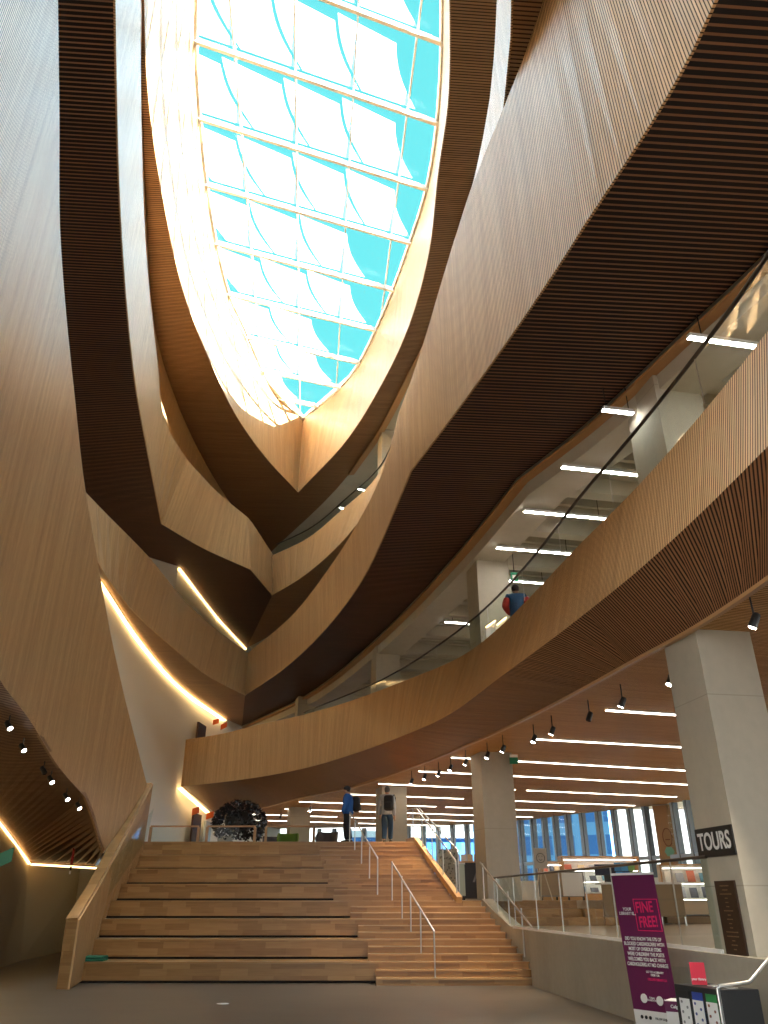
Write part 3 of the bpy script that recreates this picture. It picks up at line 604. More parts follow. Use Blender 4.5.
for ni, (a, c, L_) in enumerate(((-1.5, 39.1, .5), (-2.67, 41.5, .4), (2.6, 25.0, 2), (.9, 35.5, 2), (3.6, 21.5, 2), (1.6, 30.5, 2))):  # last four are unseen lamps, added to brighten the upper corridor
    led_bar((a, c, 22.9), (a + L_, c + L_ * .5, 22.9), .1, .06, M['led_cool'], 'small linear light above the second band, %s the roof ring' % ('nearer', 'farther down from', 'added fill nearest the camera beside', 'added fill deepest beyond', 'added fill hidden beside', 'added fill behind the timber edge of')[ni], 'linear lights on the topmost floor', hang=.37)
# concrete ribs of the upper storey ceiling
for k in range(14):
    c = 6.0 + 2.37 * k
    for dc, hh in ((0, .42), (.85, .28), (1.25, .28)):
        yc = c + dc; x0 = None; x = -9.0
        while x < 12 and not (xat(C_out, min(yc + .2 * x, 45.9)) < x - .9): x += .1
        rb_ = MB(); rb_.bar((x, yc + .2 * x, 10.86 - hh / 2), (22, yc + .2 * 22, 10.86 - hh / 2), .34 if dc == 0 else .12, hh); struct(rb_.build('ceiling_rib', M['conc_ceil']))
eb_ = ribbon('ceiling_rib', [(x + .25, y, 10.35) for x, y, z in C_out[1:]], [(x + 1.15, y + .25, 10.35) for x, y, z in C_out[1:]], M['conc_ceil'], None, th=.5, flip=False, brk=(4,)); struct(eb_)
eb_.location.z = .5

# ------------------------------------------------------------ spotlights
def spotlight(loc, aim, label, group, lit=True, energy=60, drop=.3):
    e_ = empty('track_spotlight', loc, label, 'spotlight', group)
    MB().tube([(0, 0, 0), (0, 0, -drop)], .012).build('stem', M['blackm'], e_)
    d = Vector(aim).normalized(); c = Vector((0, 0, -drop - .03))
    MB().tube([c - d * .09, c - d * .07, c + d * .10], [.034, .052, .058], 12).build('lamp_body', M['blackm'], e_)
    MB().tube([c + d * .101, c + d * .108], [.047, .047], 12).build('lens', M['bulb'] if lit else M['shadow_gap'], e_)
    if lit:
        l = bpy.data.lights.new('spot_beam', 'SPOT'); l.energy = energy; l.spot_size = R(62); l.spot_blend = .6; l.color = (1, .84, .64); l.shadow_soft_size = .06
        o = bpy.data.objects.new('spot_beam', l); COL.objects.link(o); o.parent = e_; o.location = c + d * .14; o.rotation_euler = (-d).to_track_quat('Z', 'Y').to_euler()
    return e_
SP = [(4.62,9.16),(4.70,12.5),(4.45,14.4),(4.2,15.9),(3.8,17.7),(3.6,18.9),(3.1,20.6),(2.85,21.9),(2.4,23.4),(2.05,24.6),(1.75,25.7),(1.35,26.6),(.95,27.6),(-3.3,36.8),(-5.0,39.9)]
for k, (x, y) in enumerate(SP):
    dark = k in (3, 14)
    spotlight((x, y, ZC(y)), (-.35, -.1 if k % 2 else .25, -.8), '%s spotlight from the right along the lowest band edge, %s' % ((ORD + ('fourteenth', 'fifteenth'))[k], 'unlit' if dark else 'lit'), 'spotlights along the lowest band edge', not dark, 150)
for k, (px_, py_, pz_) in enumerate(((-7.42,15.45,4.97),(-7.60,16.65,4.75),(-7.62,17.95,4.48),(-7.67,18.55,4.36),(-7.73,19.8,4.13),(-7.68,20.55,4.0))):
    spotlight((px_, py_, pz_), (.6, -.2, -.7), '%s black spotlight from the left under the dark soffit beside the stairs' % ORD[k], 'spotlights under the left soffit', k != 2, 25, .16)

# ------------------------------------------------------------ handrails
def rail(name, tops, bases, label, r=.022, mr='steel', glass=False, pr=.018):
    o0 = Vector(bases[0]); e_ = empty(name, o0, label, 'handrail')
    MB().tube([Vector(t) - o0 for t in tops], r).build('rail', M[mr], e_)
    for b in bases:
        # height of the rail over this post
        best = min(range(len(tops) - 1), key=lambda i: abs((tops[i][1] + tops[i+1][1]) / 2 - b[1])); a, c = tops[best], tops[best + 1]
        for i in range(len(tops) - 1):
            if min(tops[i][1], tops[i+1][1]) - 1e-3 <= b[1] <= max(tops[i][1], tops[i+1][1]) + 1e-3 and abs(tops[i][1] - tops[i+1][1]) > 1e-4: a, c = tops[i], tops[i + 1]; break
        t = (b[1] - a[1]) / (c[1] - a[1] + 1e-9); t = max(0, min(1, t)); zt = a[2] + t * (c[2] - a[2])
        MB().tube([Vector(b) - o0, Vector((b[0], b[1], zt)) - o0], pr).build('post', M['steel'], e_)
    return e_
def stepz(y): 
    i = max(0, min(24, int((y - Y0) / st_t + 3 + 1e-6))); return st_r * i
b1 = [(.22, 23.35), (.47, 22.55), (.67, 21.75), (.88, 20.95), (1.14, 19.95)]
rail('stair_handrail', [(x, y, stepz(y) + .95) for x, y in b1[:1]] + [(b1[0][0], b1[0][1] - .02, 2.62), (1.14, 19.96, 1.06), (1.14, 19.95, 1.03)], [(x, y, stepz(y)) for x, y in b1], 'steel middle handrail on the lower flight, ending at the floor')
b2 = [(-1.12, 27.15), (-.92, 26.3), (-.68, 25.45), (-.42, 24.5), (-.18, 23.75)]
rail('stair_handrail', [(-1.12, 27.15, 4.28), (-.18, 23.75, 2.75), (-.18, 23.74, 2.72)], [(x, y, stepz(y)) for x, y in b2], 'steel middle handrail on the upper flight, by the person in blue')
# right rail of the lower flight
b3 = [(2.72, 23.35), (2.95, 22.4), (3.12, 21.6), (3.28, 20.7), (3.36, 19.7)]
rail('stair_handrail', [(2.66, 23.4, 2.62), (3.36, 19.72, 1.12), (3.36, 19.70, 1.08)], [(x, y, z) for (x, y), z in zip(b3, (1.68, 1.3, .9, .5, 0))], 'steel handrail at the right foot of the stairs, against the concrete wall')
r4 = rail('stair_handrail', [(.78, 28.0, 4.40), (1.05, 26.8, 4.38), (1.98, 23.3, 2.66), (1.98, 23.28, 2.62)], [(.95, 27.1, 3.4), (1.2, 26.1, 2.95), (1.45, 25.2, 2.6), (1.7, 24.3, 2.2), (1.98, 23.29, 1.7)], 'steel handrail with glass along the right of the upper flight')
o0 = r4.location
ribbon('glass_panel', [Vector((1.02, 26.8, 3.5)) - o0, Vector((1.98, 23.3, 1.9)) - o0], [Vector((1.02, 26.8, 4.3)) - o0, Vector((1.98, 23.3, 2.6)) - o0], M['glass'], r4, th=.012, curve=False)
r5 = rail('stair_handrail', [(1.3, 28.2, 4.42), (1.12, 27.0, 4.42), (2.1, 23.9, 2.95), (2.1, 23.88, 2.9)], [(2.1, 23.9, 1.7)], 'second steel rail just behind the glass of the upper flight')
# glass balustrade on the cast wall
gb_ = empty('glass_balustrade', (3.3, 19.6, 1.08), 'long glass balustrade with steel cap on the concrete wall, ending at the large column', 'balustrade')
ga = [(wx(y) + .1 - 3.3, y - 19.6, 0) for y in (23.0, 19.6, 16, 13.5, 11.4)]; gt_ = [(x, y, 1.14) for x, y, z in ga]
ribbon('glass_panel', ga, gt_, M['glass'], gb_, th=.015, curve=False); MB().tube(gt_, .022).build('cap_rail', M['steel_dark'], gb_)
for y in (23.0, 21.1, 19.3, 17.6, 16.1, 14.8, 13.6, 12.5): MB().bar((wx(y) + .1 - 3.3, y - 19.6, 0), (wx(y) + .1 - 3.3, y - 19.6, 1.14), .02, .02).build('joint', M['steel'], gb_)
MB().bar((ga[0][0], ga[0][1], .02), (ga[-1][0], ga[-1][1], .02), .05, .05).build('base_shoe', M['alu'], gb_)
nr = empty('ramp_handrail', (3.24, 8.75, 0), 'bent steel handrail at the bottom right beside the black bins', 'handrail')
MB().tube([(0, 0, 0), (0, 0, .93), (.02, 0, .95), (.38, .15, .97), (.70, .25, 1.2), (1.3, .4, 1.4)], .017, 10).build('rail', M['steel'], nr)

# ------------------------------------------------------------ signs, plaque, banner, bins
sgl = Matrix.Rotation(R(9.3), 4, 'Z'); WT = flat('sign_white', (.82, .82, .8)); BK = flat('sign_black', (.012, .011, .011), .5)
def col_face(e_, name, y0, y1, z0, z1, m, th=.015): return MB().box(-.45 - th + .02, y0, z0, -.43, y1, z1).build(name, m, e_)
sg = empty('wall_sign', (4.85, 11.22, 0), 'black TOURS sign with white lettering on the large column', 'sign', None, R(9.3))
MB().box(-.455, -.46, 2.21, -.432, .44, 2.57).build('board', BK, sg)
text('lettering', 'TOURS', .30, WT, sg, (-.459, -.01, 2.39), (R(90), 0, R(-90)), sx=.82)
pq = empty('wall_plaque', (4.85, 11.22, 0), 'tall dark bronze plaque with small raised writing on the large column, below the sign', 'plaque', None, R(9.3))
BZ = flat('bronze', (.035, .016, .008), .45); BZ2 = flat('bronze_letters', (.19, .12, .06), .4)
MB().box(-.46, -.30, 1.05, -.432, .16, 1.92).build('plate', BZ, pq, .004)
for k in range(16):
    z = 1.86 - k * .048; w = random.choice((.06, .12, .2, .26)); MB().box(-.466, -.07 - w / 2, z - .006, -.46, -.07 + w / 2, z + .006).build('raised_line', BZ2, pq)
bn = empty('roll_up_banner', (3.66, 12.2, 0), 'tall purple FINE FREE roll-up banner leaning before the concrete wall', 'banner')
d_ = Vector((.40, -.60, 0)).normalized(); nn_ = Vector((d_.y, -d_.x, 0)); lean = Vector((-.10, .02, 0))
PU = flat('banner_purple', (.14, .012, .075)); PK = flat('banner_pink', (.75, .02, .14)); BW = flat('banner_white', (.80, .78, .76))
def bq(s0, s1, z0, z1, off=0.0):
    f = lambda s, z: d_ * s + lean * (z / 2) + nn_ * off + Vector((0, 0, z))
    a = [f(s0, z0), f(s1, z0), f(s1, z1), f(s0, z1)]; b = [p + nn_ * -.006 for p in a]
    return a + b, [(0, 1, 2, 3), (7, 6, 5, 4), (0, 4, 5, 1), (1, 5, 6, 2), (2, 6, 7, 3), (3, 7, 4, 0)]
W2 = .38
MB().add(*bq(-W2, W2, .36, 2.02)).build('printed_sheet', PU, bn); MB().add(*bq(-W2, W2, .06, .36)).build('white_footer', BW, bn)
MB().bar(d_ * -W2 + Vector((0,0,.03)), d_ * W2 + Vector((0,0,.03)), .12, .07).build('base', M['alu'], bn); MB().bar(d_ * -W2 + lean + Vector((0,0,2.03)), d_ * W2 + lean + Vector((0,0,2.03)), .02, .03).build('top_bar', M['alu'], bn)
ang_b = math.atan2(d_.y, d_.x); 
def btext(body, s, z, size, m, al='CENTER', tilt=0, sx=1): 
    p = d_ * s + lean * (z / 2) + nn_ * .006 + Vector((0, 0, z)); return text('print', body, size, m, bn, p, (R(90), tilt, ang_b), al, .001, sx)
btext('FINE', .12, 1.60, .19, PK, tilt=R(-3), sx=.8); btext('FREE!', .15, 1.42, .19, PK, tilt=R(-3), sx=.72)
btext('YOUR\nLIBRARY IS...', -.19, 1.55, .055, BW)
fb = MB()
for s0, s1, z0, z1 in ((-.06,.36,1.70,1.71),(-.06,.36,1.31,1.32),(-.06,-.05,1.31,1.71),(.35,.36,1.31,1.71)): fb.add(*bq(s0, s1, z0, z1, .004))
fb.build('print', PK, bn)
for k, t_ in enumerate(('DID YOU KNOW THE 57% OF', 'BLOCKED CARDHOLDERS WITH', 'MOST OF OVERDUE ITEMS', 'WERE CHILDREN? THE POSTS', 'WELCOMES YOU BACK WITH', 'CARDHOLDERS AT NO CHARGE')): btext(t_, 0, 1.21 - k * .062, .060, BW, sx=.78)
btext('GO TO A LIBRARY\nDESK OR', .1, .80, .035, BW); btext('CALGARYLIBRARY.CA', .12, .73, .04, PK, sx=.8)
cb_ = MB(); cb_.tube([d_ * -.16 + lean * .25 + nn_ * .002 + Vector((0,0,.50)), d_ * -.16 + lean * .25 + nn_ * .008 + Vector((0,0,.50))], .055, 14); cb_.tube([d_ * .10 + lean * .25 + nn_ * .002 + Vector((0,0,.49)), d_ * .10 + lean * .25 + nn_ * .008 + Vector((0,0,.49))], .055, 14); cb_.build('emblem', BW, bn)
btext('Calgary\nFOUNDATION', -.02, .50, .03, BW); btext('Calgary Public\nLIBRARY', .26, .49, .032, BW)
di = MB()
for k in range(3): p = d_ * (-.25 + k * .07) + lean * .13 + Vector((0,0,.28)); di.tube([p + nn_ * .001, p + nn_ * .008], .022, 12)
di.build('emblem', BK, bn); btext('FOLLOW US @calgarylibrary', .14, .28, .034, BK, sx=.8)
# recycling station
rb = empty('recycling_station', (3.33, 8.97, 0), 'black three-stream recycling bin with small posters at the bottom right', 'bin', None, 0)
pa, pb, pc = Vector((-.24, .62, 0)), Vector((0, 0, 0)), Vector((.42, .05, 0)); pd_ = pa + pc
body = MB(); body.prism([(pa.x, pa.y), (pb.x, pb.y), (pc.x, pc.y), (pd_.x, pd_.y)], .0, .90); body.build('body', flat('bin_black', (.018, .018, .018), .55), rb, .008)
u_ = (pb - pa); 
for k, (cc, nm) in enumerate((((.02,.02,.02),'strip_black'), ((.03,.06,.30),'strip_blue'), ((.03,.22,.06),'strip_green'))):
    a = pa + u_ * (.10 + .30 * k); b = pa + u_ * (.33 + .30 * k); nrm = Vector((u_.y, -u_.x, 0)).normalized()
    def quad(z0, z1, off): 
        q = [a, b]; vs = [a + nrm * off + Vector((0,0,z0)), b + nrm * off + Vector((0,0,z0)), b + nrm * off + Vector((0,0,z1)), a + nrm * off + Vector((0,0,z1))]; vs2 = [v - nrm * .004 for v in vs]
        return vs + vs2, [(0,1,2,3),(7,6,5,4),(0,4,5,1),(1,5,6,2),(2,6,7,3),(3,7,4,0)]
    s_ = MB().add(*quad(.38, .85, .006)).build('stream_strip', flat(nm, cc), rb); MB().add(*quad(.52, .78, .011)).build('poster', BW, s_)
    ic = MB()
    for j in range(5):
        p = a.lerp(b, .25 + .5 * (j % 2)) + nrm * .013 + Vector((0,0,.57 + .045 * j)); ic.tube([p, p + nrm * .004], .014, 6)
    ic.build('icon', flat('icon_%d' % k, ((.25,.25,.25),(.1,.12,.3),(.3,.12,.08))[k]), s_)
    p = pa + u_ * (.215 + .30 * k) + pc * .5 + Vector((0,0,.902)); MB().tube([p, p + Vector((0,0,.006))], .08, 20).build('opening', M['steel'] if k else M['shadow_gap'], rb)
ls = empty('leaflet_stand', (3.37, 10.35, 0), 'white leaflet stand with purple band and clear acrylic shield left of the bins', 'stand', None, R(-35))
MB().box(-.13, -.12, 0, .13, .12, .68).build('cabinet', BW, ls, .006); MB().box(-.132, -.123, .57, .132, -.12, .67).build('band', PU, ls); text('print', 'Calgary', .045, BW, ls, (0, -.126, .62), (R(90), 0, 0))
MB().box(-.13, .10, .68, .13, .11, 1.0).build('shield', M['glass'], ls)
rf = empty('leaflet', (3.66, 9.75, .90), 'red upright leaflet standing on top of the black bins', 'leaflet', None, R(-20)); MB().add([(-.075,0,0),(.075,0,0),(.075,.05,.2),(-.075,.05,.2),(-.075,.01,0),(.075,.01,0),(.075,.06,.2),(-.075,.06,.2)], [(0,1,2,3),(7,6,5,4),(0,4,5,1),(1,5,6,2),(2,6,7,3),(3,7,4,0)]).build('card', flat('leaflet_red', (.6,.02,.05)), rf)
text('print', 'your library', .03, BW, rf, (0, .008, .05), (R(76), 0, 0))
rf.location = (3.30, 9.40, .905)

# ------------------------------------------------------------ cushions, floor cover
cu = empty('cushion_stack', (-6.75, 20.78, .42), 'two green seat pads stacked at the left end of the first tier', 'cushions')
GR = flat('green_felt', (.03, .16, .09), .9)
for k in range(2): MB().box(-.24, -.22, .002 + k * .055, .24, .18, .052 + k * .055).build('pad', GR, cu, .02)
fc = MB(); fc.tube([(0, 0, 0), (0, 0, .004)], .11, 24); o = fc.build('floor_cover', mat('white_glint_cover', (.9,.9,.9), .3)); o.location = (-2.95, 16.6, .001); tag(o, 'small round cover set in the grey floor, its glint painted white', 'floor cover')  # plain white colour stands for the glint on the cover

# ------------------------------------------------------------ library furniture
def books(e_origin, rows, cols, w, h, x0, dx, z0, dz, y, group, tilt, pal, labels, rz):
    n = 0
    for r_ in range(rows):
        for c_ in range(cols):
            p = Matrix.Rotation(rz, 4, 'Z') @ Vector((x0 + c_ * dx + random.uniform(-.03, .03), y, z0 + r_ * dz)); p += Vector(e_origin)
            cc = random.choice(pal); k = 'cover_%d' % pal.index(cc); hh = h * random.uniform(.85, 1.1); ww = w * random.uniform(.85, 1.1)
            o = MB().add([(-ww/2,0,0),(ww/2,0,0),(ww/2,tilt,hh),(-ww/2,tilt,hh),(-ww/2,.025,0),(ww/2,.025,0),(ww/2,tilt+.025,hh),(-ww/2,tilt+.025,hh)], [(0,1,2,3),(7,6,5,4),(0,4,5,1),(1,5,6,2),(2,6,7,3),(3,7,4,0)]).build('book', flat(k, cc), None)
            o.location = p; o.rotation_euler = (0, 0, rz); tag(o, labels % (('first', 'second', 'third', 'fourth', 'fifth', 'sixth')[c_], ('bottom', 'middle', 'top')[r_ if rows == 3 else r_ * 2]), 'book', group); n += 1
PAL = [(.55,.16,.10),(.08,.09,.12),(.62,.50,.30),(.35,.36,.40),(.10,.25,.35),(.5,.3,.12),(.7,.66,.6)]
def display(loc, rz, L, H, D, shelves, label, lit=True):
    e_ = empty('book_display', loc, label, 'bookcase', None, rz)
    MB().box(-.04, 0, 0, 0, D, H).build('side_panel', M['trim'], e_); MB().box(L, 0, 0, L + .04, D, H).build('side_panel', M['trim'], e_)
    MB().box(0, D - .03, .18, L, D, H).build('back_panel', M['white'], e_); MB().box(0, 0, 0, L, D, .2).build('plinth', M['trim'], e_); MB().box(-.04, 0, H, L + .04, D, H + .03).build('top', M['trim'], e_)
    for k in range(shelves):
        z = .22 + k * (H - .3) / shelves; sh = MB().box(0, .04, z, L, D - .03, z + .025).build('shelf', M['alu'], e_)
        if lit: MB().box(.05, .05, z + (H - .3) / shelves - .02, L - .05, .07, z + (H - .3) / shelves - .005).build('shelf_light', M['led'], sh)
    return e_
display((6.35, 30.0, 1.68), R(4), 2.75, 1.38, .5, 3, 'long low book display with lit white shelves behind the wheeled whiteboard')
books((6.35, 30.0, 1.68), 3, 6, .26, .16, .25, .43, .26, .36, .12, 'books on the lit display', .10, PAL[:5], '%s book from the left on the %s shelf of the long lit display', R(4))
display((8.7, 26.6, 1.05), R(-6), 1.9, 1.62, .45, 3, 'tall white book display between the desk and the large column')
books((8.7, 26.6, 1.05), 3, 5, .24, .30, .22, .36, .26, .44, .12, 'magazines on the display by the large column', .12, PAL, '%s magazine from the left, %s shelf of the display beside the large column', R(-6))
display((5.5, 29.4, 1.68), R(8), .75, 1.18, .4, 2, 'small magazine rack right of the second column')
books((5.5, 29.4, 1.68), 2, 3, .17, .26, .14, .23, .40, .42, .08, 'magazines on the small rack', .10, [(.62,.56,.22),(.62,.22,.18),(.7,.66,.6)], '%s magazine from the left, %s shelf of the small rack by the second column', R(8))
wb = empty('whiteboard', (5.35, 27.6, 1.68), 'low wheeled whiteboard on a grey frame above the library steps', 'whiteboard', None, R(5))
MB().box(.42, -.03, .12, 1.1, 0, .80).build('board', BW, wb); 
f_ = MB(); f_.box(-.36, -.01, .10, 1.14, .03, .14); f_.box(-.36, -.01, .80, 1.14, .03, .84); f_.box(-.36, -.01, .1, -.32, .03, .84); f_.box(1.1, -.01, .1, 1.14, .03, .84); f_.build('frame', flat('cart_grey', (.22,.22,.21)), wb)
MB().box(-.32, 0, .14, .42, .02, .80).build('rear_panel', flat('card_brown', (.34,.25,.17)), wb)
for x in (-.3, .2, .6, 1.08): MB().tube([(x - .02, 0, .05), (x + .02, 0, .05)], .05, 12).build('wheel', M['blackm'], wb)
ez = empty('easel_sign', (4.75, 25.6, 1.68), 'small face drawing on a board held by a thin easel', 'easel', None, R(5))
MB().box(-.2, -.02, .86, .2, .0, 1.42).build('board', flat('kraft_board', (.42,.38,.31)), ez)
fz = MB(); fz.tube([(.13 * math.cos(t / 12 * 2 * math.pi), -.026, 1.15 + .13 * math.sin(t / 12 * 2 * math.pi)) for t in range(13)], .008, 5); fz.tube([(-.05,-.026,1.11),(0,-.026,1.08),(.05,-.026,1.11)], .008, 5); fz.ball((-.05,-.026,1.2), .014, 6, 4); fz.ball((.05,-.026,1.2), .014, 6, 4); fz.build('drawing', BK, ez)
for a_, b_ in (((-.05, 0, .88), (-.26, -.05, 0)), ((.05, 0, .88), (.26, -.05, 0)), ((0, .02, .88), (0, .3, 0))): MB().bar(a_, b_, .03).build('leg', flat('pale_wood', (.6,.52,.40)), ez)
dk = empty('service_desk', (7.5, 24.4, 1.05), 'brown panelled service desk with pale top on thin legs, right of the banner', 'desk', None, R(-3))
MB().box(-1.3, 0, 1.04, 1.0, .8, 1.10).build('worktop', BW, dk, .006); MB().box(-1.28, .02, .22, .98, .06, 1.04).build('front_panel', flat('desk_brown', (.27,.19,.11)), dk); MB().box(.94, .06, .22, .98, .78, 1.04).build('side_panel', flat('desk_brown', (.27,.19,.11)), dk)
for x in (-1.25, .3, .95): MB().bar((x, .04, 0), (x, .04, .22), .04).build('leg', M['steel'], dk)
sb = empty('poster_screen', (6.75, 24.9, 2.15), 'dark board with blue and green tiles standing behind the desk', 'screen', None, R(-3))
MB().box(-.55, 0, .18, .55, .04, .48).build('dark_board', flat('screen_navy', (.012,.02,.05)), sb)
for i, (x, z, c) in enumerate(((.02,.30,(.05,.25,.55)),(.22,.30,(.09,.35,.65)),(.42,.30,(.25,.42,.12)),(.05,.06,(.10,.40,.75)),(.25,.06,(.04,.20,.45)),(.45,.06,(.40,.55,.12)))): MB().box(x, -.02, z, x + .19, 0, z + .22).build('tile', flat('tile_%d' % i, c), sb)
MB().box(-.3, .0, 0, .3, .03, .2).build('stand', M['blackm'], sb)
# painted column art
fa = empty('column_mural', (13.1, 38.2, 1.68), 'tan mural strip with a simple face and teal patch on the window-wall column', 'mural', None, R(-30))
MB().box(-.47, -.495, 0, .47, -.48, 3.9).build('panel', flat('mural_tan', (.42,.26,.13)), fa)
q_ = MB(); q_.tube([(.2 * math.cos(t / 14 * 2 * math.pi), -.505, 2.55 + .38 * math.sin(t / 14 * 2 * math.pi)) for t in range(15)], .02, 5); q_.tube([(-.1,-.505,2.45),(.1,-.505,2.45)], .02, 5); q_.build('face_outline', flat('mural_brown', (.2,.08,.04)), fa)
MB().tube([(0, -.5, 1.95), (0, -.515, 1.95)], .22, 6).build('teal_patch', flat('mural_teal', (.2,.5,.38)), fa); MB().tube([(.2, -.5, 1.62), (.2, -.515, 1.62)], .2, 6).build('coral_patch', flat('mural_coral', (.55,.28,.18)), fa)
# behind the upper flight: dark counter, patterned screen, cart
dc = empty('dark_counter', (2.3, 30.2, 1.68), 'charcoal counter with a faint letter A, left of the second column', 'counter', None, R(6))
MB().box(0, 0, 0, 2.2, .5, 1.2).build('body', flat('charcoal', (.035,.035,.04)), dc); MB().box(-.05, -.05, 1.2, 2.25, .6, 1.25).build('top', M['trim'], dc); text('print', 'A', .55, flat('grey_print', (.2,.2,.2)), dc, (1.05, -.01, .75), (R(90), 0, 0))
for k in range(9):
    cc = PAL[(k * 3) % 7]; o = MB().box(-.1, 0, 0, .1, .05, .24).build('book', flat('cover_%d' % PAL.index(cc), cc), None); o.location = Matrix.Rotation(R(6), 4, 'Z') @ Vector((.15 + k * .24, .3, 1.252)) + Vector((2.3, 30.2, 1.68)); o.rotation_euler = (0, 0, R(6)); tag(o, '%s upright book from the left on top of the charcoal counter' % ('first','second','third','fourth','fifth','sixth','seventh','eighth','ninth')[k], 'book', 'books on the charcoal counter')
ps = empty('patterned_screen', (1.98, 26.0, 1.68), 'grey speckled freestanding panel behind the upper flight rail', 'screen', None, R(-18))
pm = mat('speckled', (.2,.22,.21), .6); g = G(pm); t_ = g.n('ShaderNodeTexCoord'); v_ = g.n('ShaderNodeTexVoronoi'); v_.inputs['Scale'].default_value = 14; g.l(t_.outputs['Object'], v_.inputs['Vector']); g.l(g.mix(g.math('GREATER_THAN', v_.outputs['Distance'], .35), (.10,.12,.12), (.34,.36,.34)), g.b.inputs['Base Color'])
MB().box(-.3, 0, .02, .32, .05, 1.42).build('panel', pm, ps); MB().box(-.32, -.1, 0, .34, .15, .03).build('base', M['steel'], ps)
ct = empty('book_cart', (2.32, 26.1, 1.68), 'narrow pale cart on black wheels behind the stair rail', 'cart', None, R(-5))
MB().box(-.16, -.15, .12, .16, .15, 1.0).build('body', flat('cart_mint', (.45,.52,.46)), ct, .01); MB().box(-.18, -.17, 1.0, .18, .17, 1.03).build('top', BW, ct)
for x, y in ((-.12,-.1),(.12,-.1),(-.12,.1),(.12,.1)): MB().tube([(x - .015, y, .05), (x + .015, y, .05)], .05, 12).build('wheel', M['blackm'], ct)

# ------------------------------------------------------------ head of the stair: frames, chairs, sculpture, doors, signs
for k, (xa, xb) in enumerate(((-9.5,-7.55),(-7.2,-5.25),(-4.8,-2.85))):
    e_ = empty('glazed_barrier', ((xa + xb) / 2, 33.8, 3.36), ('timber-framed glass barrier nearest the white wall at the stair top', 'timber-framed glass barrier in front of the dark sculpture', 'timber-framed glass barrier in front of the green chair')[k], 'barrier'); w = (xb - xa) / 2
    MB().box(-w, -.05, .98, w, .05, 1.04).build('top_rail', flat('frame_oak', (.36,.2,.1)), e_)
    for s in (-1, 1): MB().box(s * w - .05, -.05, 0, s * w + .05, .05, .98).build('post', flat('frame_oak', (.36,.2,.1)), e_)
    MB().box(-w + .05, -.006, .05, w - .05, .006, .97).build('glass', M['glass'], e_)
def lounge(x, y, rz, c, nm, label):
    e_ = empty('lounge_chair', (x, y, 3.36), label, 'chair', None, rz); m = flat(nm, c, .8)
    MB().box(-.36, -.34, .28, .36, .34, .44).build('seat', m, e_, .04)
    n = 9; pts = [(-.40 * math.cos(math.pi * k / (n - 1)), .05 + .34 * math.sin(math.pi * k / (n - 1))) for k in range(n)]; pts = [(-.42, -.3)] + pts + [(.42, -.3)]
    ribbon('backrest', [(a, b, .40) for a, b in pts], [(a * 1.1, b * 1.1, (.62 if k in (0, 10) else .88)) for k, (a, b) in enumerate(pts)], m, e_, th=.06, n=2)
    for sx_ in (-1, 1):
        for sy in (-1, 1): MB().bar((sx_ * .26, sy * .24, .28), (sx_ * .32, sy * .3, 0), .035).build('leg', M['blackm'], e_)
lounge(-4.1, 35.6, R(5), (.20,.34,.05), 'green_fabric', 'green tub chair seen over the top step'); lounge(-2.35, 34.8, R(-12), (.13,.12,.12), 'grey_fabric', 'dark grey tub chair nearest the person in blue'); lounge(-5.0, 37.4, R(12), (.12,.11,.13), 'plum_fabric', 'dark plum tub chair left of the green one')
sc = empty('shard_sculpture', (-6.5, 37.2, 3.36), 'rounded tree-like sculpture of dark glossy shards on a pale drum', 'sculpture')
SH = mat('dark_shards', (.05,.055,.07), .18, .7); cn = MB()
for k in range(1500):
    a = random.uniform(0, 6.283); t = math.acos(random.uniform(-.75, 1)); r_ = random.uniform(.85, 1.03); c = Vector((1.2 * r_ * math.sin(t) * math.cos(a), 1.1 * r_ * math.sin(t) * math.sin(a), 1.42 + .96 * r_ * math.cos(t)))
    u = Vector((random.gauss(0,1), random.gauss(0,1), random.gauss(0,1))).normalized(); v = u.orthogonal().normalized(); w = u.cross(v) * .004; s = random.uniform(.05, .11)
    tri = [c + v * s, c - v * s * .6 + u * s * .8, c - v * s * .6 - u * s * .7]; cn.add([p + w for p in tri] + [p - w for p in tri], [(0, 1, 2), (5, 4, 3), (0, 3, 4, 1), (1, 4, 5, 2), (2, 5, 3, 0)])
cn.build('shard_crown', SH, sc)
cn2 = MB(); cn2.ball((0, 0, 1.5), (.7, .6, .5)); cn2.build('core', M['blackm'], sc)
cn = MB()
for sx_ in (-.35, .85):
    for k in range(90):
        c = Vector((sx_ + random.gauss(0, .12), random.gauss(0, .12), random.uniform(.1, 1.2))); s = .06; cn.add([c, c + Vector((s, 0, s)), c + Vector((0, .02, s * 1.6)), c + Vector((0, .01, 0)), c + Vector((s, .01, s)), c + Vector((0, .03, s * 1.6))], [(0, 1, 2), (5, 4, 3), (0, 3, 4, 1), (1, 4, 5, 2), (2, 5, 3, 0)])
cn.build('trailing_shards', SH, sc); MB().tube([(-.55, -.2, 0), (-.55, -.2, .85)], .33, 20).build('drum', flat('drum_grey', (.36,.34,.30)), sc)
DR = flat('door_brown', (.055,.02,.015)); OR = flat('orange', (.72, .14, .03))
def wx_l(y): return xat(wl, y) + .03
def on_wall(y): return wx_l(y)
def wall_piece(name, y0, y1, z0, z1, m, th=.05, parent=None, off=0.0):
    p, q = Vector((on_wall(y0) + off, y0, 0)), Vector((on_wall(y1) + off, y1, 0)); d = (q - p); n_ = Vector((abs(d.y), -d.x if d.y > 0 else d.x, 0)).normalized() * (th + .05)
    vs = [p, q, q + n_, p + n_]; mb = MB(); mb.prism([(v.x, v.y) for v in vs], z0, z1); return mb.build(name, m, parent)
d1 = wall_piece('door_1', 40.3, 41.5, 3.36, 5.5, DR); struct(d1)
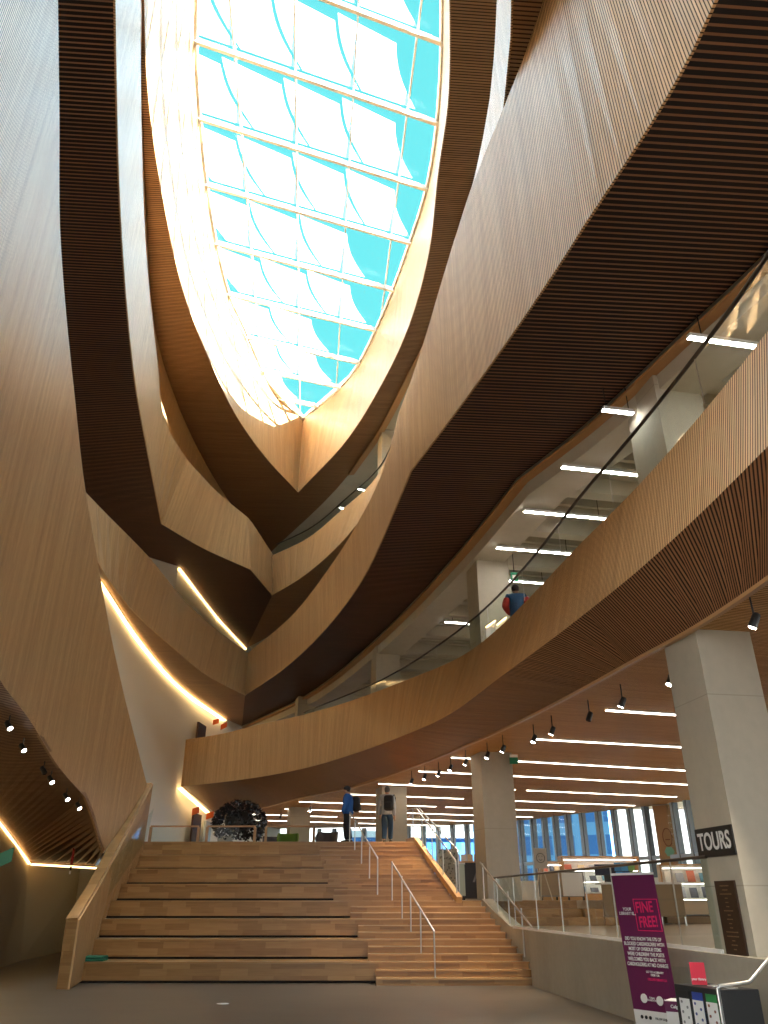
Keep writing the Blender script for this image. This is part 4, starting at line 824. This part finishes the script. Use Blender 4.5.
d2 = wall_piece('door_2', 39.6, 40.8, 6.8, 9.75, DR); struct(d2)
d3 = wall_piece('door_3', 42.2, 43.2, 3.36, 5.3, mat('pale_glass_door', (.5,.62,.68), .2)); struct(d3)
def flag(y, z, w, h, label, m=OR, skew=.12, x=None, cat='sign'):
    x = x if x is not None else on_wall(y) + .22
    o = MB().add([(0,0,0),(w,.15,skew),(w,.15,h+skew),(0,0,h),(0,.02,0),(w,.17,skew),(w,.17,h+skew),(0,.02,h)], [(0,1,2,3),(7,6,5,4),(0,4,5,1),(1,5,6,2),(2,6,7,3),(3,7,4,0)]).build('flag_sign', m); o.location = (x, y, z); return tag(o, label, cat)
flag(39.6, 5.32, .30, .30, 'left orange flag sign above the brown door at the stair top'); flag(41.8, 5.32, .34, .30, 'right orange flag sign nearer the green exit sign, at the stair top')
flag(41.4, 9.95, .28, .26, 'left orange flag sign above the lowest band, over the dark door'); flag(42.8, 9.95, .3, .28, 'right orange flag sign above the lowest band, tilted on a bracket', skew=.2)
ex = empty('exit_sign', (-8.85, 43.4, 5.55), 'small green and white exit sign on the white wall at the stair top', 'sign'); MB().box(0, 0, 0, .42, .05, .28).build('case', BW, ex); MB().box(.04, -.01, .04, .22, 0, .24).build('pictogram', flat('exit_green', (.02,.25,.12)), ex)
ex2 = empty('exit_sign', (3.72, 23.6, 5.28), 'green exit sign hanging right of the second column', 'sign'); MB().box(0, 0, 0, .24, .05, .26).build('case', flat('exit_green', (.02,.25,.12)), ex2); MB().box(.0, -.01, .18, .24, 0, .26).build('pictogram', BW, ex2)
ex3 = empty('exit_sign', (3.6, 20.3, 9.75), 'small green exit sign on the upper floor beside the column', 'sign'); MB().box(.09, .015, .26, .11, .035, 1.12).build('stem', M['blackm'], ex3); MB().box(0, 0, 0, .2, .05, .26).build('case', flat('exit_green', (.02,.25,.12)), ex3); MB().box(.04, -.01, .08, .14, 0, .18).build('pictogram', BW, ex3)
gs = MB().add([(0,0,0),(.5,.25,.28),(.5,.25,.62),(0,0,.34),(0,.02,0),(.5,.27,.28),(.5,.27,.62),(0,.02,.34)], [(0,1,2,3),(7,6,5,4),(0,4,5,1),(1,5,6,2),(2,6,7,3),(3,7,4,0)]).build('flag_sign', flat('mint_sign', (.10,.38,.25))); gs.location = (-10.15, 21.6, 2.3); tag(gs, 'mint green flag sign on the beige wall at the far left edge', 'sign')
tgz = empty('hanging_tag', (-9.25, 25.0, 2.85), 'thin red, black and white tag hanging under the left soffit', 'tag'); MB().box(-.03, 0, -.25, .03, .03, .25).build('red_piece', flat('tag_red', (.45,.03,.02)), tgz); MB().box(-.025, 0, -.38, .025, .03, -.27).build('dark_piece', BK, tgz); MB().box(-.02, 0, -.48, .02, .03, -.40).build('white_piece', BW, tgz)
# pale partitions with glowing slanted tops on the upper floor
sbn = empty('low_partition', (2.66, 19.3, 6.3), 'three pale upright partitions with glowing slanted top edges, left of the person in the vest', 'partition', None, R(8))
for k in range(3):
    x = k * .30; h0, h1 = 1.75 + k * .08, 1.95 + k * .10
    b = MB(); b.add([(x, 0, 0), (x + .27, 0, 0), (x + .27, .12, 0), (x, .12, 0), (x, 0, h0), (x + .27, 0, h1), (x + .27, .12, h1), (x, .12, h0)], [(3,2,1,0),(4,5,6,7),(0,1,5,4),(1,2,6,5),(2,3,7,6),(3,0,4,7)])
    b = b.build('panel', M['white'], sbn); MB().bar((x, -.01, h0), (x + .27, -.01, h1), .02, .025).build('edge_light', M['cove'], b)

# ------------------------------------------------------------ people
SK = flat('skin', (.42, .23, .15), .5)
def skin_mesh(name, chains, m, parent, root=0, sub=2):
    """chains: lists of (x,y,z,r); equal points are welded"""
    vs = []; es = []; rad = []; key = {}
    for ch in chains:
        prev = None
        for x, y, z, r in ch:
            k = (round(x, 4), round(y, 4), round(z, 4))
            if k not in key: key[k] = len(vs); vs.append((x, y, z)); rad.append(r)
            i = key[k]
            if prev is not None and prev != i: es.append((prev, i))
            prev = i
    me = bpy.data.meshes.new(name); me.from_pydata(vs, es, []); o = link(name, me, m, parent)
    o.modifiers.new('skin', 'SKIN'); sv = me.skin_vertices
    if not sv: 
        bm = bmesh.new(); bm.from_mesh(me); bm.verts.layers.skin.verify(); bm.to_mesh(me); bm.free()
    for i, r in enumerate(rad): me.skin_vertices[0].data[i].radius = (r, r) if not isinstance(r, tuple) else r; me.skin_vertices[0].data[i].use_root = (i == root)
    s_ = o.modifiers.new('sub', 'SUBSURF'); s_.levels = sub; s_.render_levels = sub
    return o
def lerp3(a, b, t): return tuple(a[i] + (b[i] - a[i]) * t for i in range(3))
def person(loc, rz, label, top, top_c, bot_c, hair_c, lf, rf_, lh, rh, head_tilt=(0, 0), le=None, re=None, seated=False, hat=None, group=None, legs=True):
    """faces -y before turning; lf/rf_ feet, lh/rh hands (local)"""
    e_ = empty('person', loc, label, 'person', None, rz)
    hip = .93; sh = 1.44; hl, hr_ = (-.09, 0, hip - .02), (.09, 0, hip - .02); ax = head_tilt[1]
    neck = (0, -.01 + ax * .3, 1.50); hd = (0, -.03 + ax, 1.64)
    def leg(h, f): k = lerp3(h, f, .5); k = (k[0], k[1] - .07, k[2] + .02); return k
    kl, kr = leg(hl, lf), leg(hr_, rf_)
    sl, sr = (-.19, 0, sh), (.19, 0, sh)
    el_ = le or lerp3(sl, lh, .52); er_ = re or lerp3(sr, rh, .52); el_ = (el_[0] - .03, el_[1] + .05, el_[2]); er_ = (er_[0] + .03, er_[1] + .05, er_[2])
    # continuous body
    body = [[(0,0,hip,.13),(0,0,1.1,.12),(0,.01,1.28,.14),(0,.01,1.42,.11),(*neck,.055),(*hd,.06)],
            [(0,.01,1.42,.11),(*sl,.055),(*el_,.042),(*lh,.028)], [(0,.01,1.42,.11),(*sr,.055),(*er_,.042),(*rh,.028)],
            [(0,0,hip,.13),(*hl,.085),(*kl,.055),(*lf,.038)], [(0,0,hip,.13),(*hr_,.085),(*kr,.055),(*rf_,.038)]]
    b = skin_mesh('body', body, SK, e_)
    hm = MB(); hm.ball(hd, (.085, .105, .125), 16, 12); hm.tube([(0, hd[1] - .09, hd[2] + .01), (0, hd[1] - .118, hd[2] - .02), (0, hd[1] - .095, hd[2] - .035)], [.01, .018, .012], 8)
    for s in (-1, 1): hm.ball((s * .077, hd[1] + .005, hd[2] - .01), (.012, .022, .032), 8, 6)
    hm.build('head', SK, b)
    fm = MB(); 
    for s in (-1, 1): fm.ball((s * .03, hd[1] - .085, hd[2] + .012), (.012, .008, .007), 8, 6)
    fm.build('eyes', BK, b); MB().ball((0, hd[1] - .088, hd[2] - .055), (.024, .008, .006), 8, 6).build('mouth', flat('lip', (.3,.1,.08)), b)
    MB().ball((0, hd[1] + .018, hd[2] + .028), (.094, .11, .118), 14, 10).build('hair', flat(*hair_c), e_)
    # hands with separate fingers
    for h, el2, s in ((lh, el_, -1), (rh, er_, 1)):
        d = (Vector(h) - Vector(el2)).normalized(); side = Vector((0, -1, 0)) - d * d.dot(Vector((0, -1, 0))); side.normalize(); nn = d.cross(side); hv = Vector(h)
        ch = [[(*hv, .026), (*(hv + d * .05), .03), (*(hv + d * .085), .028)]]
        hmesh = MB(); hmesh.tube([hv - d * .01, hv + d * .04, hv + d * .09], [.026, .036, .033], 8)
        for q in range(4):
            o_ = side * (.027 - .018 * q); L = (.065, .075, .07, .055)[q]; a = hv + d * .085 + o_; hmesh.tube([a, a + d * L * .5 + nn * -.006 * s, a + d * L * .8 + nn * -.028 * s], [.0095, .0085, .007], 6)
        a = hv + d * .03 + side * .033; hmesh.tube([a, a + side * .025 + d * .03, a + side * .028 + d * .06], [.011, .0095, .008], 6); hmesh.build('hand', SK, b)
    # clothes
    g_ = 1.3
    topm = [[(0,0,.84,.20),(0,0,.95,.205),(0,0,1.1,.195),(0,.01,1.28,.215),(0,.01,1.43,.16),(0,0,1.49,.085)],
            [(0,.01,1.43,.125),(*sl,.105),(*el_,.082),(*lerp3(el_, lh, .95),.058)], [(0,.01,1.43,.125),(*sr,.105),(*er_,.082),(*lerp3(er_, rh, .95),.058)]]
    skin_mesh('upper_garment', topm, flat(*top_c), e_)
    if legs:
        skin_mesh('trousers', [[(0,0,hip+.06,.185),(0,0,hip,.185),(*hl,.145),(*kl,.105),(*lerp3(kl, lf, .97),.082)], [(0,0,hip,.185),(*hr_,.145),(*kr,.105),(*lerp3(kr, rf_, .97),.082)]], flat(*bot_c), e_)
        for f in (lf, rf_):
            MB().ball((f[0], f[1] - .06, f[2] - .03), (.05, .14, .05), 12, 8).build('shoe', BK, e_)
    if hat: MB().ball((0, hd[1] + .01, hd[2] + .055), (.102, .122, .09), 14, 8).build('cap', flat(*hat), e_)
    return e_
def backpack(loc, rz, label):
    e_ = empty('backpack', loc, label, 'backpack', None, rz); PB = flat('pack_black', (.012,.012,.014), .7)
    MB().box(-.16, -.11, -.24, .16, .11, .24).build('main_bag', PB, e_, .07); MB().box(-.12, .09, -.2, .12, .15, .02).build('front_pocket', PB, e_, .025)
    for s in (-1, 1): MB().tube([(s * .11, -.10, .2), (s * .13, -.2, .27), (s * .14, -.36, .18), (s * .14, -.34, -.05), (s * .12, -.1, -.18)], .018, 6).build('strap', PB, e_)
    return e_
FH = 3.36
person((-1.20, 27.45, FH), R(-100), 'person in a blue jacket and dark cap with a black backpack at the stair top', None, ('jacket_blue', (.015,.10,.38), .7), ('pants_black', (.012,.012,.018), .8), ('hair_dark', (.02,.015,.01), .8), (-.08, -.05, .08), (.09, .12, .08), (-.25, -.12, .86), (.25, -.16, .90), (0, -.03), hat=('cap_dark', (.012,.012,.02), .8))
backpack((-1.20 + .27, 27.50, FH + 1.20), R(-100) , 'black backpack worn by the person in the blue jacket')
person((.10, 27.5, FH), R(165), 'person in a grey sweater and jeans walking away at the stair top', None, ('sweater_grey', (.37,.41,.47), .9), ('jeans', (.02,.055,.11), .8), ('hair_grey', (.10,.09,.085), .8), (-.06, -.22, .10), (.06, .16, .08), (-.24, -.03, .82), (.27, -.10, .86), (0, -.02))
backpack((.16, 27.5 - .26, FH + 1.22), R(165), 'black backpack worn by the person in the grey sweater')
m_ = MB(); m_.box(3.0, 17.8, 6.3, 4.3, 19.0, 7.1); struct(m_.build('floor', M['floor_up']))
p3 = person((3.34, 18.35, 7.1), R(175), 'person in a dark blue vest with red sleeves standing behind the upper glass rail', None, ('vest_blue', (.02,.07,.16), .8), ('trousers_slate', (.05,.08,.11), .8), ('hair_brown', (.025,.012,.008), .8), (-.1, 0, .08), (.1, .03, .08), (-.14, -.25, 1.06), (.14, -.25, 1.06), le=(-.27, .04, 1.15), re=(.27, .04, 1.15))
for s in (-1, 1): skin_mesh('red_sleeve', [[(s*.20, 0, 1.43, .115), (s*.30, .09, 1.15, .095), (s*.15, -.24, 1.06, .06)]], flat('sleeve_red', (.42,.03,.02), .8), p3)
